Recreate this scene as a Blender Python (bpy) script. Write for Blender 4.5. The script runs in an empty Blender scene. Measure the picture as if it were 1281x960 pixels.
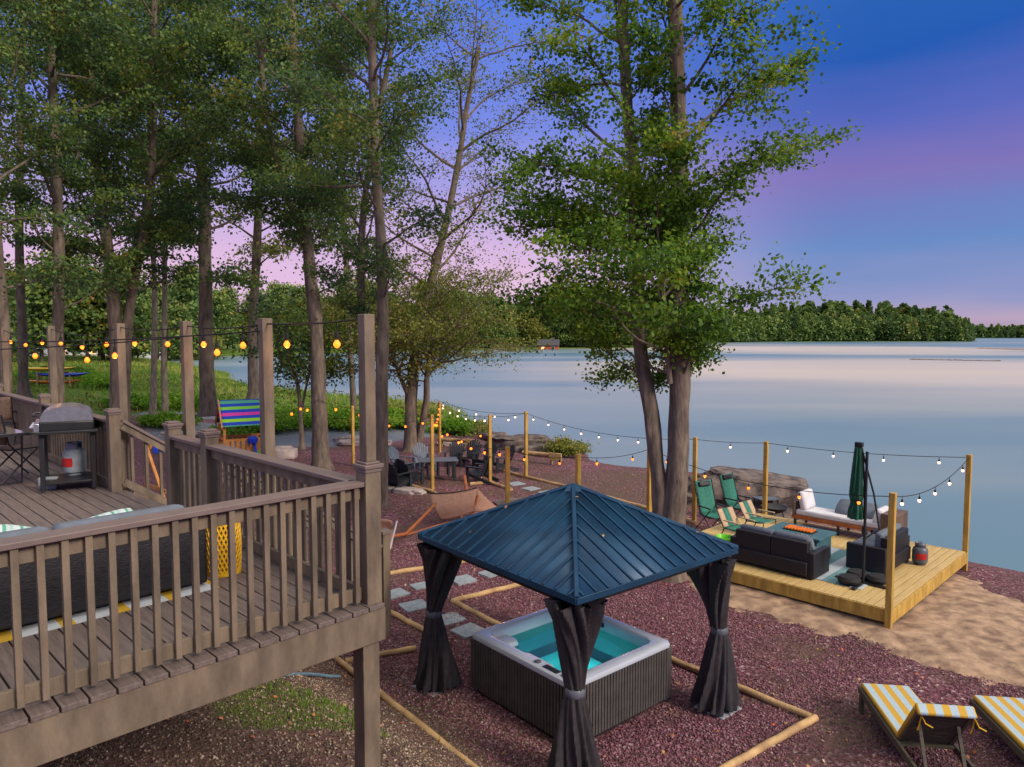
import bpy, math, random
import numpy as np
from mathutils import Vector, Matrix, noise
random.seed(7); rng = np.random.default_rng(11)
R = math.radians; PI = math.pi
scene = bpy.context.scene
col = scene.collection

# ------------------------------------------------------------------ measuring helpers
FOC, PITCH, EYE = 900.0, math.atan(60/900), 5.0
def ray(x, y):
    dx, dy, dz = x-640.5, FOC, -(y-480)
    c, s = math.cos(PITCH), math.sin(PITCH)
    return (dx, dy*c+dz*s, -dy*s+dz*c)
def G(x, y, z=0.0):
    d = ray(x, y); t = (z-EYE)/d[2]
    return Vector((d[0]*t, d[1]*t, z))
def W(x, y, Y):
    d = ray(x, y); t = Y/d[1]
    return Vector((d[0]*t, Y, EYE+d[2]*t))

# ------------------------------------------------------------------ materials
MATS = {}
def lin(c): return tuple(((v/255.0) if v > 1 or isinstance(v, int) else v) for v in c)
def mat(name, c, rough=0.7, c2=None, scale=8.0, bump=0.0, bscale=40.0, metal=0.0, spec=0.4, detail=5.0, stretch=None, amt=1.0, coat=0.0):
    if name in MATS: return MATS[name]
    m = bpy.data.materials.new(name); m.use_nodes = True
    nt = m.node_tree; b = nt.nodes['Principled BSDF']
    b.inputs['Roughness'].default_value = rough; b.inputs['Metallic'].default_value = metal
    b.inputs['Specular IOR Level'].default_value = spec; b.inputs['Coat Weight'].default_value = coat
    if c2 is None: c2 = tuple(v*0.72 for v in c)
    tc = nt.nodes.new('ShaderNodeTexCoord'); mp = nt.nodes.new('ShaderNodeMapping')
    nt.links.new(tc.outputs['Object'], mp.inputs['Vector'])
    if stretch: mp.inputs['Scale'].default_value = stretch
    n = nt.nodes.new('ShaderNodeTexNoise'); n.inputs['Scale'].default_value = scale; n.inputs['Detail'].default_value = detail
    nt.links.new(mp.outputs[0], n.inputs['Vector'])
    r = nt.nodes.new('ShaderNodeValToRGB'); r.color_ramp.elements[0].position = 0.32; r.color_ramp.elements[1].position = 0.68
    r.color_ramp.elements[0].color = (*c2, 1); r.color_ramp.elements[1].color = (*c, 1)
    nt.links.new(n.outputs['Fac'], r.inputs[0]); nt.links.new(r.outputs[0], b.inputs['Base Color'])
    if bump:
        n2 = nt.nodes.new('ShaderNodeTexNoise'); n2.inputs['Scale'].default_value = bscale; n2.inputs['Detail'].default_value = 6
        nt.links.new(mp.outputs[0], n2.inputs['Vector'])
        bp = nt.nodes.new('ShaderNodeBump'); bp.inputs['Strength'].default_value = bump; bp.inputs['Distance'].default_value = 0.02
        nt.links.new(n2.outputs['Fac'], bp.inputs['Height']); nt.links.new(bp.outputs[0], b.inputs['Normal'])
    MATS[name] = m
    return m
def emit(name, c, s):
    m = bpy.data.materials.new(name); m.use_nodes = True; b = m.node_tree.nodes['Principled BSDF']
    b.inputs['Base Color'].default_value = (*c, 1); b.inputs['Emission Color'].default_value = (*c, 1); b.inputs['Emission Strength'].default_value = s
    MATS[name] = m; return m
def stripes(name, cols, period, axis='X', rough=0.8, offset=0.0):
    """cloth woven in hard stripes along an object axis"""
    m = bpy.data.materials.new(name); m.use_nodes = True; nt = m.node_tree; b = nt.nodes['Principled BSDF']
    b.inputs['Roughness'].default_value = rough
    tc = nt.nodes.new('ShaderNodeTexCoord'); sp = nt.nodes.new('ShaderNodeSeparateXYZ'); nt.links.new(tc.outputs['Object'], sp.inputs[0])
    ma = nt.nodes.new('ShaderNodeMath'); ma.operation = 'MULTIPLY_ADD'; ma.inputs[1].default_value = 1/period; ma.inputs[2].default_value = offset
    nt.links.new(sp.outputs[axis], ma.inputs[0])
    fr = nt.nodes.new('ShaderNodeMath'); fr.operation = 'FRACT'; nt.links.new(ma.outputs[0], fr.inputs[0])
    r = nt.nodes.new('ShaderNodeValToRGB'); r.color_ramp.interpolation = 'CONSTANT'
    e = r.color_ramp.elements; n = len(cols)
    e[0].position = 0; e[0].color = (*cols[0], 1); e[1].position = 1/n; e[1].color = (*cols[1], 1)
    for i in range(2, n): q = e.new(i/n); q.color = (*cols[i], 1)
    nt.links.new(fr.outputs[0], r.inputs[0])
    no = nt.nodes.new('ShaderNodeTexNoise'); no.inputs['Scale'].default_value = 30
    mx = nt.nodes.new('ShaderNodeMix'); mx.data_type = 'RGBA'; mx.blend_type = 'MULTIPLY'; mx.inputs['Factor'].default_value = 0.35
    nt.links.new(r.outputs[0], mx.inputs['A']); nt.links.new(no.outputs['Fac'], mx.inputs['B']); nt.links.new(mx.outputs['Result'], b.inputs['Base Color'])
    MATS[name] = m; return m
def wood(name, c, c2, rough=0.6, grain=(1, 14, 14), bump=0.25, spec=0.3):
    return mat(name, c, rough, c2, 3.0, bump, 9.0, stretch=grain, spec=spec)

M = {}
M['deck'] = mat('deck_boards_paint', (.175, .133, .115), .62, (.10, .077, .068), 5, .35, 30, stretch=(8, .6, 8))
M['trim'] = mat('deck_trim_paint', (.205, .155, .105), .62, (.10, .078, .055), 5, .4, 26, detail=10, stretch=(1.6, 1.6, .45))
M['rail'] = mat('rail_cap_paint', (.17, .128, .112), .5, (.15, .11, .10), 6, .2, 20)
M['pine'] = mat('pressure_treated_pine', (.56, .35, .07), .65, (.33, .20, .04), 3.5, .3, 18, stretch=(3, 3, .7))
M['pineboard'] = mat('pine_decking', (.56, .40, .16), .65, (.45, .31, .115), 2.0, .15, 16, stretch=(.8, 7, 7))
M['timber'] = mat('landscape_timber_wood', (.55, .36, .16), .75, (.30, .18, .085), 4, .5, 20)
M['blackmetal'] = mat('black_powder_coat', (.014, .014, .017), .4, (.02, .02, .022), 10, .05)
M['roof'] = mat('blue_steel_roof', (.012, .060, .125), .45, (.007, .036, .080), 2.6, .08, 40, metal=.25, spec=.4, detail=9)
M['curtain'] = mat('charcoal_curtain_cloth', (.035, .03, .034), .7, (.022, .02, .023), 12, .3, 90, spec=.35)
M['shell'] = mat('tub_acrylic', (.50, .55, .62), .18, (.44, .49, .56), 2, spec=.6, coat=.4)
M['skirt'] = mat('tub_skirt_resin', (.082, .074, .068), .55, (.055, .05, .046), 6, .15, 30)
M['grayplastic'] = mat('grey_plastic', (.11, .12, .14), .4)
M['steel'] = mat('brushed_steel', (.55, .56, .6), .28, (.45, .46, .5), 20, metal=.9)
M['stone'] = mat('paver_concrete', (.30, .34, .36), .85, (.21, .24, .26), 9, .3, 60)
M['rock'] = mat('weathered_rock', (.20, .155, .13), .9, (.035, .028, .028), 3.2, 1.0, 9, detail=9)
M['rock2'] = mat('pale_boulder', (.46, .39, .35), .9, (.25, .20, .18), 2.4, .8, 9, detail=9)
M['bark'] = mat('tree_bark', (.21, .165, .125), .95, (.085, .065, .05), 5, 1.0, 16, stretch=(1.6, 1.6, .45), detail=8)
M['barkpale'] = mat('pale_tree_bark', (.30, .25, .19), .95, (.12, .095, .07), 5, 1.0, 16, stretch=(1.6, 1.6, .45), detail=8)
M['cushion'] = mat('grey_blue_cushion', (.14, .165, .20), .9, (.105, .125, .15), 8, .3, 60)
M['white'] = mat('white_cloth', (.68, .67, .68), .9, (.55, .54, .56), 5, .25, 30)
M['wicker'] = mat('black_wicker', (.016, .015, .020), .55, (.008, .0075, .010), 60, .25, 120, stretch=(.3, .3, 1))
M['wicker2'] = mat('brown_wicker', (.19, .12, .085), .6, (.09, .055, .04), 50, .6, 100)
M['teal'] = mat('teal_cover', (.05, .14, .16), .6, (.035, .10, .12), 4, .1)
M['greencloth'] = mat('green_umbrella_cloth', (.006, .085, .045), .75, (.004, .055, .03), 9, .3, 30)
M['greensling'] = mat('green_sling_cloth', (.035, .20, .14), .8, (.02, .13, .10), 20, .1)
M['tansling'] = mat('tan_sling_cloth', (.50, .36, .22), .8, (.42, .29, .18), 20, .1)
M['tancloth'] = mat('tan_hammock_cloth', (.36, .20, .135), .85, (.29, .155, .105), 12, .2, 30)
M['orangewood'] = mat('stained_larch', (.42, .13, .035), .5, (.27, .075, .02), 4, .2, 20)
M['cedar'] = mat('orange_cedar', (.62, .27, .07), .6, (.45, .18, .045), 4, .2, 20)
M['yellow'] = mat('yellow_rattan', (.72, .42, .012), .5, (.58, .32, .01), 20, .1)
M['adiron'] = mat('black_resin_lumber', (.025, .03, .036), .55, (.016, .02, .024), 9, .1)
M['adirongrey'] = mat('slate_resin_lumber', (.10, .13, .17), .6, (.07, .09, .12), 9, .1)
M['rubber'] = mat('black_rubber', (.015, .015, .015), .8)
M['glassdark'] = mat('smoked_glass', (.03, .045, .06), .08, spec=.8)
M['red'] = mat('red_plastic', (.5, .02, .02), .4); M['blue'] = mat('blue_plastic', (.01, .05, .5), .4); M['lime'] = mat('lime_plastic', (.15, .6, .02), .4)
M['orange'] = mat('orange_plastic', (.8, .2, .01), .4); M['ywplastic'] = mat('yellow_plastic', (.8, .5, .02), .4)
M['housewall'] = mat('white_siding', (.6, .6, .62), .8, (.5, .5, .52), 2); M['bluefabric'] = mat('blue_awning', (.03, .08, .35), .8)
M['brickorange'] = mat('orange_siding', (.5, .13, .04), .8); M['darkroof'] = mat('grey_shingles', (.07, .07, .08), .9)
M['hose'] = mat('blue_grey_hose', (.14, .25, .32), .45)
M['bulb'] = emit('warm_bulb_glow', (1.0, .17, .012), 2.8)
M['bulbpale'] = emit('pale_bulb_glow', (1.0, .66, .42), 2.2)
M['flame'] = emit('fire_table_flame', (1.0, .28, .04), 1.6)
M['window'] = emit('lit_window', (1.0, .5, .2), 1.1)

# ------------------------------------------------------------------ mesh builder
class MB:
    def __init__(s): s.v = []; s.f = []; s.M = Matrix.Identity(4)
    def add(s, vs, fs):
        o = len(s.v); s.v += [tuple(s.M @ Vector(p)) for p in vs]; s.f += [tuple(i+o for i in q) for q in fs]; return s
    def box(s, c, d, rz=0.0, rot=None):
        x, y, z = d[0]/2, d[1]/2, d[2]/2
        m = rot if rot is not None else Matrix.Rotation(rz, 3, 'Z')
        vs = [m @ Vector(p)+Vector(c) for p in ((-x,-y,-z),(x,-y,-z),(x,y,-z),(-x,y,-z),(-x,-y,z),(x,-y,z),(x,y,z),(-x,y,z))]
        return s.add(vs, [(0,3,2,1),(4,5,6,7),(0,1,5,4),(1,2,6,5),(2,3,7,6),(3,0,4,7)])
    def beam(s, a, b, w, h, up=(0,0,1)):
        a, b = Vector(a), Vector(b); d = b-a; L = d.length; d.normalize(); u = Vector(up)
        if abs(d.dot(u)) > .99: u = Vector((1,0,0)) if abs(d.x) < .9 else Vector((0,1,0))
        y = u.cross(d).normalized(); z = d.cross(y)
        return s.box((a+b)/2, (L, w, h), rot=Matrix((d, y, z)).transposed())
    def tube(s, pts, r, n=8, cap=True, wob=0.0):
        pts = [Vector(p) for p in pts]; k = len(pts)
        rs = r if isinstance(r, (list, tuple)) else [r]*k
        vs = []; fs = []; prev = None
        for i, p in enumerate(pts):
            t = (pts[min(i+1, k-1)]-pts[max(i-1, 0)]).normalized()
            if prev is None:
                u = t.orthogonal().normalized()
            else: u = (prev-t*prev.dot(t)).normalized()
            prev = u; w = t.cross(u)
            for j in range(n):
                a = 2*PI*j/n; q = rs[i]*(1+(wob*(noise.noise(p*1.3+Vector((math.cos(a), math.sin(a), 0))*1.2)) if wob else 0))
                vs.append(p+(u*math.cos(a)+w*math.sin(a))*q)
        for i in range(k-1):
            for j in range(n):
                fs.append((i*n+j, i*n+(j+1)%n, (i+1)*n+(j+1)%n, (i+1)*n+j))
        if cap: fs.append(tuple(reversed(range(n)))); fs.append(tuple(range((k-1)*n, k*n)))
        return s.add(vs, fs)
    def lathe(s, prof, c=(0,0,0), n=20, sx=1, sy=1):
        c = Vector(c); vs = [c+Vector((r*math.cos(2*PI*j/n)*sx, r*math.sin(2*PI*j/n)*sy, z)) for r, z in prof for j in range(n)]
        fs = [(i*n+j, i*n+(j+1)%n, (i+1)*n+(j+1)%n, (i+1)*n+j) for i in range(len(prof)-1) for j in range(n)]
        fs.append(tuple(reversed(range(n)))); fs.append(tuple(range((len(prof)-1)*n, len(prof)*n)))
        return s.add(vs, fs)
    def grid(s, fn, nu, nv, closed=False, thick=0):
        vs = [fn(i/nu, j/nv) for i in range(nu+1) for j in range(nv+(0 if closed else 1))]
        c = nv if closed else nv+1
        fs = [(i*c+j, i*c+(j+1)%c, (i+1)*c+(j+1)%c, (i+1)*c+j) for i in range(nu) for j in range(nv)]
        return s.add(vs, fs)
    def prism(s, poly, h0, h1):
        n = len(poly); vs = [(x, y, h0) for x, y in poly]+[(x, y, h1) for x, y in poly]
        return s.add(vs, [tuple(reversed(range(n))), tuple(range(n, 2*n))]+[(i, (i+1)%n, n+(i+1)%n, n+i) for i in range(n)])
    def build(s, name, m, parent=None, label=None, bevel=0.0, smooth=True, solid=0.0, loc=None, rz=0.0, sub=0):
        me = bpy.data.meshes.new(name); me.from_pydata([tuple(p) for p in s.v], [], s.f); me.update()
        o = bpy.data.objects.new(name, me); col.objects.link(o)
        me.materials.append(M[m] if isinstance(m, str) else m)
        if smooth:
            me.polygons.foreach_set('use_smooth', [True]*len(me.polygons)); me.set_sharp_from_angle(angle=R(42))
        if solid: q = o.modifiers.new('solid', 'SOLIDIFY'); q.thickness = solid; q.offset = 0
        if bevel: q = o.modifiers.new('bevel', 'BEVEL'); q.width = bevel; q.segments = 2; q.limit_method = 'ANGLE'
        if sub: q = o.modifiers.new('sub', 'SUBSURF'); q.levels = sub; q.render_levels = sub
        if parent: o.parent = parent
        if label: o['label'] = label
        if loc is not None: o.location = loc
        if rz: o.rotation_euler.z = rz
        return o
def thing(name, label, cat, loc=(0,0,0), rz=0.0, group=None):
    o = bpy.data.objects.new(name, None); col.objects.link(o); o.empty_display_size = .2
    o.location = loc; o.rotation_euler.z = rz; o['label'] = label; o['category'] = cat
    if group: o['group'] = group
    return o
def tag(o, label, cat, group=None):
    o['label'] = label; o['category'] = cat
    if group: o['group'] = group
    return o
def kind(o, k, label=None, cat=None):
    o['kind'] = k
    if label: o['label'] = label
    if cat: o['category'] = cat
    return o
def clone(root, loc, rz=0.0, label=None, scale=None, parent=None):
    c = root.copy(); col.objects.link(c)
    if parent is not None: c.parent = parent
    else:
        c.location = loc; c.rotation_euler.z = rz
        if label: c['label'] = label
        if scale: c.scale = scale
    for ch in root.children: clone(ch, None, parent=c)
    return c

# ------------------------------------------------------------------ coast and terrain
COAST = [(60,-60),(40,-8),(26,7),(16.5,14),(12.2,16.6),(10.6,18.6),(10.2,21),(9.6,24),(7.6,28),(5.2,30.3),(2.6,34),(.5,38),(-1.2,43),(-2.8,49),(-4.6,55),(-9,60),(-17,66),(-27,74),(-34,88),(-41,104),(-62,128),(-82,150),(-84,175),
         (-60,215),(-30,255),(0,285),(34,300),(64,330),(100,420),(150,545),(210,610),(300,640),(409,650),(440,700),(470,900),(560,1300),(800,1480),(1300,1600),(3000,1700),(3000,3000),(-3000,3000),(-3000,-60)]
_c = np.array(COAST, float)
def coast_sd(X, Y):
    X = np.asarray(X, float); Y = np.asarray(Y, float); best = np.full(X.shape, 1e9); inside = np.zeros(X.shape, bool)
    n = len(_c)
    for i in range(n):
        a = _c[i]; b = _c[(i+1)%n]; d = b-a
        t = np.clip(((X-a[0])*d[0]+(Y-a[1])*d[1])/(d@d), 0, 1)
        best = np.minimum(best, np.hypot(X-a[0]-t*d[0], Y-a[1]-t*d[1]))
        cr = ((a[1] > Y) != (b[1] > Y)); xi = d[0]*(Y-a[1])/(d[1] if d[1] else 1e-9)+a[0]
        inside ^= cr & (X < xi)
    return np.where(inside, best, -best)
def sstep(a, b, x): t = np.clip((x-a)/(b-a), 0, 1); return t*t*(3-2*t)
WATER_Z = -0.42
def height(X, Y):
    X = np.asarray(X, float); Y = np.asarray(Y, float)
    sd = coast_sd(X, Y)
    wob = .6*np.sin(X*.9+1.3*np.sin(Y*.7))+.45*np.sin(Y*1.7+X*.6)
    s = sd+wob*np.clip(sd*.5+.9, .2, 1)*.6
    z = np.where(s < 0, -0.45+s*.16, -0.45+.47*sstep(0, 4.2, s))
    z = np.clip(z, -2.2, None)
    deckhill = 1.25*sstep(8.0, 4.6, X+Y)*sstep(14, 9, Y)*sstep(3, 0, X)
    west = 1.7*sstep(-13, -34, X)*sstep(20, 42, Y)*sstep(0, 12, sd)*sstep(300, 150, Y)
    far = 5.0*sstep(15, 90, sd)*sstep(200, 420, Y)
    und = np.where(s > 1.5, .02*np.sin(X*1.7)*np.sin(Y*1.9+X*.4)-.02, 0)*sstep(1.5, 4, s)
    return z+deckhill+west+far+und
def gh(x, y): return float(height(np.array([x]), np.array([y]))[0])

def gridmesh(name, xs, ys, zfn, m, attrs=None, keep=None):
    X, Y = np.meshgrid(xs, ys); Z = zfn(X, Y); nx, ny = len(xs), len(ys)
    co = np.stack([X, Y, Z], -1).reshape(-1, 3)
    i = np.arange(nx*ny).reshape(ny, nx); q = np.stack([i[:-1,:-1], i[:-1,1:], i[1:,1:], i[1:,:-1]], -1).reshape(-1, 4)
    if keep is not None:
        k = keep(X, Y).reshape(-1); q = q[k[q].any(1)]
        used = np.unique(q); rm = np.full(nx*ny, -1); rm[used] = np.arange(len(used)); q = rm[q]; co = co[used]
    o = quads(name, co, q, m, smooth=True)
    if attrs:
        for a, fn in attrs.items():
            at = o.data.attributes.new(a, 'FLOAT', 'POINT'); at.data.foreach_set('value', fn(co[:,0], co[:,1]).astype(np.float32))
    return o
def quads(name, co, q, m, smooth=False, tint=None):
    me = bpy.data.meshes.new(name); nq = len(q); k = q.shape[1]
    me.vertices.add(len(co)); me.vertices.foreach_set('co', np.ascontiguousarray(co, dtype=np.float32).ravel())
    me.loops.add(nq*k); me.loops.foreach_set('vertex_index', np.ascontiguousarray(q, dtype=np.int32).ravel())
    me.polygons.add(nq); me.polygons.foreach_set('loop_start', np.arange(0, nq*k, k, dtype=np.int32)); me.polygons.foreach_set('loop_total', np.full(nq, k, dtype=np.int32))
    me.update(calc_edges=True); me.validate()
    if smooth: me.polygons.foreach_set('use_smooth', [True]*nq)
    if tint is not None:
        at = me.attributes.new('tint', 'FLOAT', 'POINT'); at.data.foreach_set('value', tint.astype(np.float32))
    me.materials.append(M[m] if isinstance(m, str) else m)
    o = bpy.data.objects.new(name, me); col.objects.link(o); return o

# ---- ground material: red lava gravel, soil, grass, grey gravel by surveyed masks
def node(nt, t, **kw):
    n = nt.nodes.new(t)
    for k, v in kw.items(): n.inputs[k].default_value = v
    return n
def ramp(nt, src, stops, interp='LINEAR'):
    r = nt.nodes.new('ShaderNodeValToRGB'); r.color_ramp.interpolation = interp; e = r.color_ramp.elements
    while len(e) < len(stops): e.new(.5)
    for el, (p, c) in zip(e, stops): el.position = p; el.color = (*c, 1) if len(c) == 3 else c
    nt.links.new(src, r.inputs[0]); return r
def mixc(nt, f, a, b, mode='MIX'):
    m = nt.nodes.new('ShaderNodeMix'); m.data_type = 'RGBA'; m.blend_type = mode
    for s, v in (('Factor', f), ('A', a), ('B', b)):
        if hasattr(v, 'is_output'): nt.links.new(v, m.inputs[s])
        elif isinstance(v, (int, float)): m.inputs[s].default_value = v
        else: m.inputs[s].default_value = (*v, 1)
    return m.outputs['Result']
def ground_material():
    m = bpy.data.materials.new('ground_cover'); m.use_nodes = True; nt = m.node_tree; b = nt.nodes['Principled BSDF']; L = nt.links.new
    b.inputs['Roughness'].default_value = .92; b.inputs['Specular IOR Level'].default_value = .2
    g = nt.nodes.new('ShaderNodeNewGeometry'); P = g.outputs['Position']
    def nz(s, d=5, rough=.6):
        n = node(nt, 'ShaderNodeTexNoise', Scale=s, Detail=d, Roughness=rough); L(P, n.inputs['Vector']); return n.outputs['Fac']
    vo = node(nt, 'ShaderNodeTexVoronoi', Scale=24); L(P, vo.inputs['Vector'])
    vo2 = node(nt, 'ShaderNodeTexVoronoi', Scale=9); L(P, vo2.inputs['Vector'])
    sep = nt.nodes.new('ShaderNodeSeparateColor'); L(vo.outputs['Color'], sep.inputs[0])
    lava = ramp(nt, sep.outputs[0], [(0, (.065, .026, .038)), (.35, (.14, .052, .065)), (.7, (.215, .085, .105)), (.93, (.30, .16, .17)), (1, (.5, .38, .38))]).outputs[0]
    lava = mixc(nt, ramp(nt, nz(.55, 6), [(.44, (0,0,0)), (.60, (1,1,1))]).outputs[0], lava, mixc(nt, .7, lava, (.12, .075, .055)))
    soil = ramp(nt, nz(14, 8, .75), [(.3, (.05, .035, .025)), (.5, (.13, .09, .06)), (.7, (.24, .17, .12)), (.8, (.34, .26, .2))]).outputs[0]
    soil = mixc(nt, .45, soil, lava)
    grey = ramp(nt, nz(10, 6), [(.3, (.13, .15, .18)), (.7, (.27, .29, .33))]).outputs[0]
    grass = ramp(nt, nz(1.3, 9, .8), [(.3, (.03, .07, .012)), (.5, (.09, .17, .02)), (.62, (.19, .20, .04)), (.75, (.24, .14, .05))]).outputs[0]
    def mask(name, w=.5, s=1.1):
        a = nt.nodes.new('ShaderNodeAttribute'); a.attribute_name = name
        n = node(nt, 'ShaderNodeTexNoise', Scale=s, Detail=8, Roughness=.7); L(P, n.inputs['Vector'])
        ad = nt.nodes.new('ShaderNodeMath'); ad.operation = 'MULTIPLY_ADD'; ad.inputs[1].default_value = w; L(n.outputs['Fac'], ad.inputs[0]); L(a.outputs['Fac'], ad.inputs[2])
        return ramp(nt, ad.outputs[0], [(.62, (0,0,0)), (.76, (1,1,1))]).outputs[0]
    c = mixc(nt, mask('soil'), lava, soil)
    c = mixc(nt, mask('weeds', .62, 4.5), c, (.11, .11, .045))
    c = mixc(nt, mask('grey'), c, grey); c = mixc(nt, mask('grass'), c, grass)
    L(c, b.inputs['Base Color'])
    bp = node(nt, 'ShaderNodeBump', Strength=.9, Distance=.035); L(vo.outputs['Distance'], bp.inputs['Height'])
    bp2 = node(nt, 'ShaderNodeBump', Strength=.8, Distance=.08); L(nz(5, 9, .75), bp2.inputs['Height']); L(bp.outputs[0], bp2.inputs['Normal'])
    L(bp2.outputs[0], b.inputs['Normal']); M['ground'] = m
ground_material()
def seg(a, b, n):
    return list(np.linspace(a, b, n, endpoint=False))
gx = np.array(seg(-3000,-600,14)+seg(-600,-150,22)+seg(-150,-40,40)+seg(-40,-12,60)+seg(-12,14,150)+seg(14,40,50)+seg(40,150,30)+seg(150,800,60)+seg(800,3001,16))
gy = np.array(seg(-60,-5,8)+seg(-5,4,10)+seg(4,30,150)+seg(30,70,110)+seg(70,150,50)+seg(150,330,50)+seg(330,760,50)+seg(760,1700,20)+seg(1700,3001,8))
def ell(x, y, cx, cy, rx, ry, rot=0.0):
    c, s = math.cos(rot), math.sin(rot); u = ((x-cx)*c+(y-cy)*s)/rx; v = (-(x-cx)*s+(y-cy)*c)/ry
    return np.clip(1.35-np.hypot(u, v), 0, 1)
def a_soil(x, y): return np.clip(sstep(9.2, 7.2, x+y)*sstep(16, 12, y)*sstep(2.5, .5, x)*.75+.6*ell(x, y, 4.6, 8.9, 1.2, .9)+.75*ell(x, y, 3.4, 23, 3.6, 4.5), 0, 1)
def a_weeds(x, y):
    w = np.zeros_like(x)
    for q in ((-2.15,7.25,1.0,.7,.2,.5),(3.6,10.8,1.5,1.6,.3,.28),(5.3,10.2,1.4,.8,0,.25),(2.4,24.5,4.5,4,.2,.14),(-8,21,4,3,0,.12),(5.4,8.8,2,1,.2,.12)):
        w = np.maximum(w, q[5]*(.5 if q[0] > 1 else 1)*ell(x, y, *q[:5])/ .6)
    return np.clip(w, 0, .5)
def a_grey(x, y): return np.clip(np.maximum(ell(x, y, -11, 37, 7.5, 5.2, .1), ell(x, y, -22, 44, 12, 4, .2))*1.2, 0, 1)*sstep(0,1,1)
def a_grass(x, y):
    return np.clip(sstep(41, 46, y-.0*x)+sstep(-19, -24, x)*sstep(22, 30, y), 0, 1)
go = kind(gridmesh('ground', gx, gy, height, 'ground', dict(soil=a_soil, weeds=a_weeds, grey=a_grey, grass=a_grass)), 'structure')

# ---- sand
def sand_mat():
    m = mat('beach_sand', (.44, .295, .185), .95, (.17, .105, .07), 4.5, 1.0, 9, detail=14); M['sand'] = m
sand_mat()
SAND = [tuple(G(*p)[:2]) for p in ((872,712),(905,706),(940,690),(1180,690),(1208,716),(1235,735),(1290,758),(1400,800),(1400,905),(1281,868),(1215,850),(1150,838),(1100,806),(1060,800),(1000,790),(950,778),(912,768),(868,748),(848,726))]
def poly_sd(X, Y, P):
    best = np.full(X.shape, 1e9); ins = np.zeros(X.shape, bool); A = np.array(P)
    for i in range(len(A)):
        a = A[i]; b = A[(i+1)%len(A)]; d = b-a; t = np.clip(((X-a[0])*d[0]+(Y-a[1])*d[1])/(d@d), 0, 1)
        best = np.minimum(best, np.hypot(X-a[0]-t*d[0], Y-a[1]-t*d[1])); cr = ((a[1] > Y) != (b[1] > Y)); ins ^= cr & (X < d[0]*(Y-a[1])/(d[1] if d[1] else 1e-9)+a[0])
    return np.where(ins, best, -best)
def fbm(X, Y, s, seed=0.0):
    out = np.zeros(X.shape); 
    for k in range(4):
        f = s*2**k; out += (np.sin(X*f+seed*3+2.1*np.sin(Y*f*.83+seed))*np.sin(Y*f*1.13+seed+1.7*np.sin(X*f*.71)))/2**k
    return out
sx = np.linspace(2.5, 16, 190); sy = np.linspace(7.5, 20, 180)
def sand_z(X, Y): return height(X, Y)-.05+.07*np.clip((poly_sd(X, Y, SAND)+.22*fbm(X, Y, 2.2, 1))/.5, -1, 1)+.035+.016*fbm(X, Y, 4.1, 2)
kind(gridmesh('sand', sx, sy, sand_z, 'sand', keep=lambda X, Y: poly_sd(X, Y, SAND) > -.8), 'structure')

# ---- lake
def water_material():
    m = bpy.data.materials.new('lake_water'); m.use_nodes = True; nt = m.node_tree; b = nt.nodes['Principled BSDF']; L = nt.links.new
    b.inputs['Base Color'].default_value = (.10, .22, .26, 1); b.inputs['Roughness'].default_value = .16; b.inputs['IOR'].default_value = 1.33; b.inputs['Specular IOR Level'].default_value = .6
    g = nt.nodes.new('ShaderNodeNewGeometry'); mp = nt.nodes.new('ShaderNodeMapping'); mp.inputs['Scale'].default_value = (.35, 1.0, 1); L(g.outputs['Position'], mp.inputs[0])
    n = node(nt, 'ShaderNodeTexNoise', Scale=1.5, Detail=6, Roughness=.55); L(mp.outputs[0], n.inputs['Vector'])
    n2 = node(nt, 'ShaderNodeTexNoise', Scale=.012, Detail=4, Roughness=.5)
    mp2 = nt.nodes.new('ShaderNodeMapping'); mp2.inputs['Scale'].default_value = (.5, 2.2, 1); L(g.outputs['Position'], mp2.inputs[0]); L(mp2.outputs[0], n2.inputs['Vector'])
    rr = ramp(nt, n2.outputs['Fac'], [(.35, (.26,)*3), (.65, (.38,)*3)]); L(rr.outputs[0], b.inputs['Roughness']); L(ramp(nt, n2.outputs['Fac'], [(.3, (.09, .20, .24)), (.7, (.20, .26, .28))]).outputs[0], b.inputs['Base Color'])
    at = nt.nodes.new('ShaderNodeAttribute'); at.attribute_name = 'cream_sheen'; ad = nt.nodes.new('ShaderNodeMath'); ad.operation = 'MULTIPLY_ADD'; ad.inputs[1].default_value = .9; L(n2.outputs['Fac'], ad.inputs[0]); L(at.outputs['Fac'], ad.inputs[2])
    sm = ramp(nt, ad.outputs[0], [(.45, (0,0,0)), (1.35, (1,1,1))]).outputs[0]; cur = b.inputs['Base Color'].links[0].from_socket; L(mixc(nt, sm, cur, (.56, .48, .37)), b.inputs['Base Color'])  # cream sky reflection on the lake, painted into the base colour
    bp = node(nt, 'ShaderNodeBump', Strength=.10, Distance=.03); L(n.outputs['Fac'], bp.inputs['Height']); L(bp.outputs[0], b.inputs['Normal']); M['water'] = m
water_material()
wx = np.array(seg(-3000,-100,10)+seg(-100,300,50)+seg(300,3001,10)); wy = np.array(seg(-60,0,3)+seg(0,400,60)+seg(400,2801,10))
kind(gridmesh('lake_water', wx, wy, lambda X, Y: X*0+WATER_Z, 'water', dict(cream_sheen=lambda x, y: np.clip(np.maximum(1.15-np.hypot((x-75)/75, (y-115)/65), 1.0-np.hypot((x-130)/110, (y-300)/120)), 0, .8))), 'structure')  # mask places the painted cream reflection out on the lake
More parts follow.
